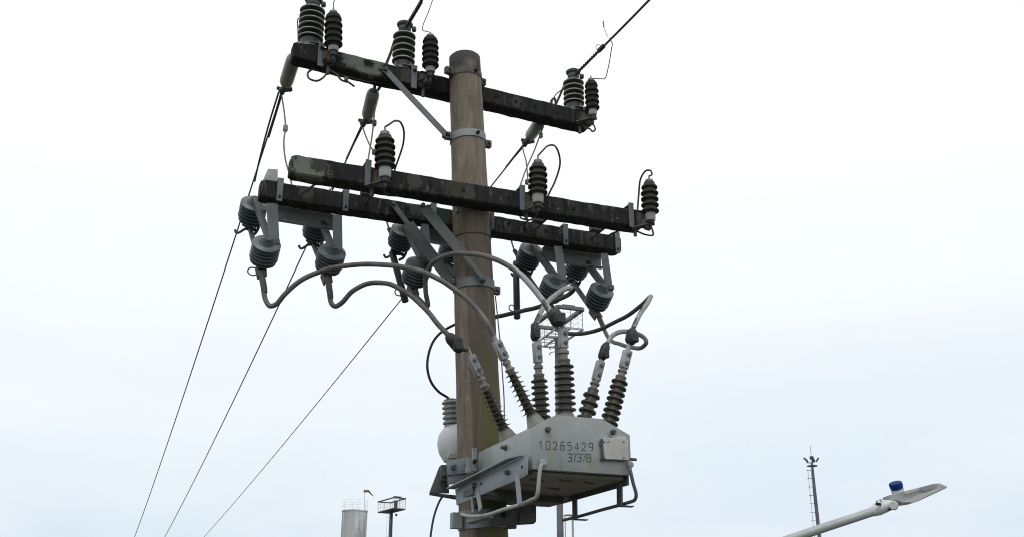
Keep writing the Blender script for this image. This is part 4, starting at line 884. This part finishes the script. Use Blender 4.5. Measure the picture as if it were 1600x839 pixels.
cable([SE[1] + V(0, -0.01, -0.02), at(947, 520, Y=0.1), at(954, 531, Y=0.02), at(970, 538, Y=-0.15), at(990, 543, Y=-0.35), at(1004, 542, Y=-0.5), at(1010, 535, Y=-0.55), at(1004, 525, Y=-0.5), at(985, 518, Y=-0.45), at(970, 518, Y=-0.43), at(957, 524, Y=BR), at(948, 537, Y=BR), B5[0]], 0.0130, 'cable_grey', 'grey cable coiled in a loop between the two right bushings', boot=((948, 536), (939.5, 562), BR, 0.028), segment=[(978, 517.5, -0.44), (969, 518.2, -0.43), (957, 524, BR), (949, 536, BR)])

# ------------------------------------------------------------------ voltage transformer behind the pole
c = at(717, 693, Y=0.33)
vt = thing('voltage_transformer', c - V(0, 0, 0.14), 'pale bulbous voltage transformer with a ribbed neck half hidden behind the pole', 'transformer')
zt0, zt1 = at(717, 724, Y=0.33).z, at(717, 664, Y=0.33).z
hh = zt1 - zt0; a = V(c.x, c.y, zt0)
MB().lathe(a, a + V(0, 0, 1), [(0, .06), (.01, .09), (hh * .25, .122), (hh * .5, .135), (hh * .72, .128), (hh * .9, .10), (hh, .06)], 32).build('tank', 'vt_paint', vt)
MB().box(at(706, 712, Y=0.2), (0.05, 0.03, 0.035), None, 0.004).build('lug', 'plate_paint', vt)
MB().box(a + V(0.02, -0.05, 0.0), (0.14, 0.2, 0.02), None, 0.003).build('foot_plate', 'galvanised', vt)
n0 = at(706.5, 664, Y=0.33); n1 = at(704.5, 622, Y=0.33)
Ln = (n1 - n0).length
MB().lathe(n0, n1, [(-0.02, .05), (0, .05)] + shed_profile(0.0, (Ln - 0.012) / 5, 5, 0.058, 0.042, 0.3) + [(Ln - .01, .045), (Ln, .02)], 30).build('ribbed_neck', 'porcelain_grey', vt)
wire([n1 + V(0, 0, -0.01), at(697, 619, Y=0.32), at(686, 612, Y=0.31), at(674, 597, Y=0.3), at(668, 577, Y=0.29), at(669, 556, Y=0.28), at(676, 535, Y=0.27), at(688, 520, Y=0.26), at(712, 506, Y=0.24), at(735, 497, Y=0.22)], 0.0085, 'black wire bowing out left of the pole to the voltage transformer neck', m='rubber_black', seg=8)
wire([at(692, 774, Y=0.1), at(686, 784, Y=0.1), at(679, 803, Y=0.1), at(674, 828, Y=0.1), at(672, 850, Y=0.1), at(673, 900, Y=0.08)], 0.0062, 'thin dark wire dropping from the recloser bracket left of the pole', group=None)
wire([at(774, 462, Y=0.03), at(776.5, 485, Y=0.03), at(780.5, 525, Y=0.03), at(784, 570, Y=0.03), at(787.5, 620, Y=0.03), at(788, 652, Y=0.03), at(789, 700, Y=0.02)], 0.0038, 'thin grey ground wire running down the right edge of the pole', m='wire_grey')

# ------------------------------------------------------------------ background
def rail_ring(s, c, r_, z, n, seg=4, th=0.03, a0=0, a1=360):
    pts = [c + V(math.cos(R(a0 + (a1 - a0) * i / n)) * r_, math.sin(R(a0 + (a1 - a0) * i / n)) * r_, z) for i in range(n + 1)]
    s.tube(pts, th, seg, 0)
YS = 110
sc = at(554.5, 797.5, Y=YS); pxm = FPX / ((sc - CAM).dot(FW)); sr = 19.6 / pxm; sh = sc.z
base = V(sc.x, sc.y, 0)
silo = thing('silo', base, 'tall pale grey cylindrical silo with a railing round its top', 'silo')
MB().lathe(base, base + V(0, 0, 1), [(0, sr)] + [(sh * i / 12, sr) for i in range(1, 12)] + [(sh - 0.14, sr), (sh - 0.13, sr * 1.035), (sh, sr * 1.035), (sh + 0.02, sr * 0.95)], 48).build('shell', 'silo_paint', silo)
s = MB()
for zz in (0.55, 1.12): rail_ring(s, base, sr * 0.97, sh + zz, 32, 4, 0.009)
for i in range(10):
    p = base + V(math.cos(i * .628 + .3) * sr * .97, math.sin(i * .628 + .3) * sr * .97, sh); s.tube([p, p + V(0, 0, 1.12)], 0.013, 4, 0)
s.build('railing', 'far_rail', silo)
wp0 = at(569.5, 797, Y=YS - 1); wp1 = at(569.5, 764, Y=YS - 1)
ws = thing('windsock', wp0, 'small drooping striped windsock on a thin mast above the silo', 'windsock')
MB().tube([wp0, wp1], 0.02, 5, 0).build('mast', 'far_rail', ws)
W = lambda x, y: at(x, y, Y=YS - 1)
MB().tube([W(568.5, 766.5), W(575.5, 766.5)], [0.16, 0.15], 12, 0).build('segment', 'windsock_cloth', ws)
MB().tube([W(575.3, 766.3), W(577, 768), W(580, 771.5), W(584, 774.8)], [0.15, 0.10, 0.07, 0.03], 10, 4).build('tail', 'windsock_tail', ws)

def lookout(p_deck, label, k, rot, m='far_steel_dark', hx=1.25, hy=.95, hz=1.15, solid=True, group='lookout masts'):
    """mast with a caged lookout platform on top; k: size factor"""
    deck = Vector(p_deck); base = V(deck.x, deck.y, 0)
    t = thing('lookout_mast', base, label, 'lookout tower', group)
    Rz = Matrix.Rotation(rot, 3, 'Z')
    P = lambda x, y, z: deck + Rz @ V(x * k, y * k, z * k)
    MB().lathe(base, deck, [(0, (0.30 if solid else .25) * k), (deck.z, (0.19 if solid else .16) * k)], 12).build('mast', m, t)
    c4 = [(-hx, -hy), (hx, -hy), (hx, hy), (-hx, hy)]
    if solid: MB().box(P(0, 0, 0), (2 * hx * k, 2 * hy * k, 0.14 * k), Rz, 0.01).build('deck', m, t)
    else:
        s = MB()
        for (a, b_) in zip(c4, c4[1:] + c4[:1]): s.bar(P(*a, 0), P(*b_, 0), 0.1 * k, 0.1 * k, V(0, 0, 1))
        s.bar(P(-hx, 0, 0), P(hx, 0, 0), 0.14 * k, 0.2 * k, V(0, 0, 1)).bar(P(0, -hy, -.01), P(0, hy, -.01), 0.08 * k, 0.1 * k, V(0, 0, 1))
        for f_ in (-.6, -.3, .3, .6): s.bar(P(-hx, hy * f_, 0.01), P(hx, hy * f_, 0.01), 0.04 * k, 0.04 * k, V(0, 0, 1))
        s.build('deck_frame', 'far_rail', t)
    for x, y in c4 + [(0, -hy), (0, hy)]:
        MB().tube([P(x * .985, y * .985, 0), P(x * .985, y * .985, hz)], 0.022 * k, 5, 0).build('post', m, t)
    s = MB()
    for (a, b_) in zip(c4, c4[1:] + c4[:1]):
        s.bar(P(*a, hz), P(*b_, hz), (0.12 if solid else .2) * k, (0.12 if solid else .26) * k, V(0, 0, 1))
    s.build('top_frame', m, t)
    s = MB()
    for (a, b_) in zip(c4, c4[1:] + c4[:1]):
        for zz in (.25, .5, .75): s.tube([P(*a, zz * hz), P(*b_, zz * hz)], 0.008 * k, 4, 0)
        for f_ in (.2, .4, .6, .8):
            q = V(*a).lerp(V(*b_), f_); s.tube([P(q.x, q.y, 0), P(q.x, q.y, hz)], 0.008 * k, 4, 0)
    s.build('mesh_railing', 'far_rail', t)
    if solid: MB().box(P(0.2, -.7, 0.6), (0.34 * k, 0.25 * k, 0.95 * k), Rz, 0.02).build('cabinet', m, t)
    MB().box(P(hx * .1, -hy * .75, hz + .25) if not solid else P(0.1, -1.3, 1.33), (0.85 * k, 0.3 * k, 0.2 * k), Rz, 0.01).build('lamp_box', m, t)
    if solid:
        s = MB(); lx, ly = -0.55, -0.15
        s.tube([P(lx, ly, -0.1), V(P(lx, ly, 0).x, P(lx, ly, 0).y, 1)], 0.012 * k, 4, 0).tube([P(lx + .42, ly, -0.1), V(P(lx + .42, ly, 0).x, P(lx + .42, ly, 0).y, 1)], 0.012 * k, 4, 0)
        for i in range(60):
            zz = -0.4 - i * 0.34
            if deck.z + zz * k < 1: break
            s.tube([P(lx, ly, zz), P(lx + .42, ly, zz)], 0.012 * k, 4, 0)
        s.build('ladder', 'far_rail', t)
    return t, P
def px_at_depth(px, py, depth):
    d = FW * FPX + RT * (px - 800) + UP * (419.5 - py); return CAM + d * (depth / FPX)
lm1, P1 = lookout(px_at_depth(611.5, 797.5, 112), 'small far lookout mast with a caged platform beside the silo', 1.0, -AZ + R(30), 'far_steel_dark', .75, 2.1, 1.15)
MB().lathe(P1(.35, -.6, -.35), P1(.35, -.6, -.6), [(0, .05), (.05, .13), (.2, .13), (.26, .05)], 8).build('hanging_lamp', 'far_steel_dark', lm1)
lm2, P2 = lookout(px_at_depth(870.5, 527, 64), 'tall lookout mast with a caged platform, partly hidden behind the recloser bushings', 1.0, -AZ + R(20), 'tower_steel', .82, 2.2, 1.3, False)
s = MB()
for zz in (-.35, -.7, -1.05): rail_ring(s, P2(0.0, 0.0, 0), 0.5, zz, 14, 5, 0.025, 120, 330)
s.build('ladder_cage', 'tower_steel', lm2)
cb = P2(0, 0, 0); zc2 = px_at_depth(885, 816, 64).z
MB().box(V(cb.x, cb.y, zc2) + RT * 0.55, (0.5, 0.5, 0.06)).tube([V(cb.x, cb.y, zc2) + RT * 0.3, V(cb.x, cb.y, zc2 - 6) + RT * 0.3], 0.03, 6, 0).tube([V(cb.x, cb.y, zc2) + RT * 0.75, V(cb.x, cb.y, zc2 - 6) + RT * 0.75], 0.07, 6, 0).build('service_bracket', 'far_rail', lm2)

# floodlight mast at the right
ft = px_at_depth(1268.5, 722, 130); base = V(ft.x, ft.y, 0)
fm = thing('floodlight_mast', base, 'slender dark mast with a ladder and a crown of floodlights far at the right', 'light mast')
MB().lathe(base, ft, [(0, 0.42), (ft.z, 0.15)], 12).build('mast', 'far_steel', fm)
MB().tube([ft, ft + V(0, 0, 2.2)], 0.03, 5, 0).build('lightning_rod', 'far_steel', fm)
MB().tube([ft + V(math.cos(i * .5236) * .62, math.sin(i * .5236) * .62, -0.45) for i in range(13)], 0.06, 5, 0).box(ft + V(0, 0, -.45), (1.2, .1, .08)).box(ft + V(0, 0, -.45), (.1, 1.2, .08)).build('ring', 'far_steel_dark', fm)
for i, (dx, dz, tl_, sx_, sz_) in enumerate(((-0.80, .38, 40, .62, .24), (-0.62, .08, 20, .34, .2), (-0.05, .55, 0, .5, .42), (.18, .25, -10, .42, .36), (.72, .35, -55, .62, .2))):
    d = RT * dx
    p = ft + d + V(0, 0, dz) - fh * (0.3 if i == 2 else 0.1)
    rot = (Matrix((RT, fh, V(0, 0, 1))).transposed()) @ Matrix.Rotation(R(tl_), 3, 'Y') @ Matrix.Rotation(R(20), 3, 'X')
    fl = MB().box(p, (sx_, 0.2, sz_), rot, 0.04).build('floodlight', 'far_steel', fm)
    MB().tube([ft + V(0, 0, -.05), p - V(0, 0, .18)], 0.035, 5, 0).build('bracket', 'far_steel_dark', fl)
s = MB()
lx = -RT * 0.62
for off in (lx, lx * 0.35): s.tube([ft + off + V(0, 0, -0.9), V(base.x, base.y, 1) + off], 0.022, 4, 0)
for i in range(16):
    z = -1.0 - i * 1.05
    s.tube([ft + lx * 1.3 + V(0, 0, z), ft + lx * .1 + V(0, 0, z)], 0.04, 4, 0)
s.build('ladder', 'far_steel', fm)

# street lamp at the lower right
DL = 13.2
lp = lambda x, y, dd=0.0: px_at_depth(x, y, DL + dd)
foot = lp(985, 960); base = V(foot.x, foot.y, 0)
lamp = thing('street_lamp', base, 'grey street lamp arm with a flat luminaire reaching in at the lower right', 'street lamp')
MB().tube([base, V(foot.x, foot.y, foot.z - 1.6), foot + V(0, 0, -0.5), lp(1040, 915), lp(1130, 879), lp(1245, 838), lp(1372, 796)], [0.10, 0.09, 0.08, 0.068, 0.064, 0.060, 0.056], 20, 8).build('arm', 'lamp_arm_paint', lamp)
d = (lp(1390, 787) - lp(1340, 806)).normalized()
a, c = lp(1362, 799.5), lp(1394, 786)
MB().tube([a, lp(1372, 794.5), lp(1384, 790), c], [0.062, 0.085, 0.078, 0.05], 16, 3).build('socket', 'lamp_paint', lamp)
for x, y in ((1370, 781), (1375.5, 779)):
    MB().tube([lp(x, y), lp(x + 1, y + 6), lp(x + 2, y + 11)], 0.016, 6, 2).build('clip', 'lamp_paint', lamp)
MB().box(lp(1372.5, 787, -0.1), (0.09, 0.03, 0.035), None, 0.01).build('opening', 'hole_black', lamp)
MB().lathe(lp(1396, 789, -.11), lp(1396, 789, .11), [(0, .05), (.03, .062), (.19, .062), (.22, .05)], 16).build('hinge', 'lamp_paint', lamp)
MB().tube([lp(1390, 794, -.08), lp(1390, 794, .08)], 0.03, 8, 0).build('bolt', 'rubber_black', lamp)
n_ = fh
head = [lp(1384, 775, .17), lp(1420, 765.5, .17), lp(1436, 761.5, .17), lp(1452, 757, .17), lp(1462, 756.5, .17), lp(1473, 761.5, .17), lp(1472, 764.5, .17), lp(1430, 784, .17), lp(1424, 786, .17), lp(1402, 789, .17), lp(1396, 785, .17), lp(1388, 783, .17)]
s = MB()
# domed luminaire body: outline swept across its width and pinched at both faces
mid = sum(head, V(0, 0, 0)) / len(head)
rings = []
for off, k in ((-0.17, 0.93), (-0.155, 0.985), (0.0, 1.0), (0.155, 0.985), (0.17, 0.93)):
    rings.append([s.bm.verts.new(mid + (p - mid) * k + n_ * off) for p in head])
for q, w_ in zip(rings, rings[1:]):
    for j in range(len(head)): s.bm.faces.new((q[j], q[(j + 1) % len(head)], w_[(j + 1) % len(head)], w_[j]))
s.bm.faces.new(rings[0][::-1]); s.bm.faces.new(rings[-1])
lh = s.build('luminaire', 'lamp_paint', lamp, angle=30)
fn = MB()
fn.prism([lp(1384, 774.5), lp(1452, 756.5), lp(1463, 756), lp(1473, 761.5), lp(1468, 763), lp(1440, 766), lp(1400, 777), lp(1388, 780)], n_ * 0.03)
MB().prism([lp(1410, 784, -.002), lp(1432, 773, -.002), lp(1466, 762.5, -.002), lp(1470, 764, -.002), lp(1428, 784.5, -.002)], n_ * -0.012).build('side_panel', 'lamp_white', lh)
MB().prism([lp(1436, 761.8, -.004), lp(1453, 757.5, -.004), lp(1462, 757.5, -.004), lp(1465, 759.5, -.004), lp(1442, 767.5, -.004)], n_ * -0.014).build('top_cover', 'far_rail', lh)
MB().prism([lp(1412, 768.5, -.004), lp(1433, 762.3, -.004), lp(1437, 764.5, -.004), lp(1416, 771.5, -.004)], n_ * -0.014).build('highlight_strip', 'lamp_white', lh)  # highlight on the head, painted as a thin white piece
for i in range(4):
    MB().prism([lp(1437 + i * 7, 767.5 - i * 2.2, -.005), lp(1438.2 + i * 7, 767 - i * 2.2, -.005), lp(1442 + i * 7, 762 - i * 1.6, -.005), lp(1440.5 + i * 7, 762.5 - i * 1.6, -.005)], n_ * -0.012).build('cooling_fin', 'lamp_arm_paint', lh)
fn.bm.free()
a, c = lp(1404, 771, .17), lp(1398.5, 753, .17)
ud = (c - a).normalized()
nb = MB().lathe(a - ud * 0.03, c, [(0, .082), (.098, .082), (.102, .066)], 20).build('photocell_socket', 'lamp_paint', lamp)
Lc = (c - a).length
MB().lathe(a, c, [(.066, .074), (.09, .085), (Lc * .85, .088), (Lc * .97, .08), (Lc, .05)], 24).build('photocell', 'blue_plastic', lamp, label='bright blue photocell cap')
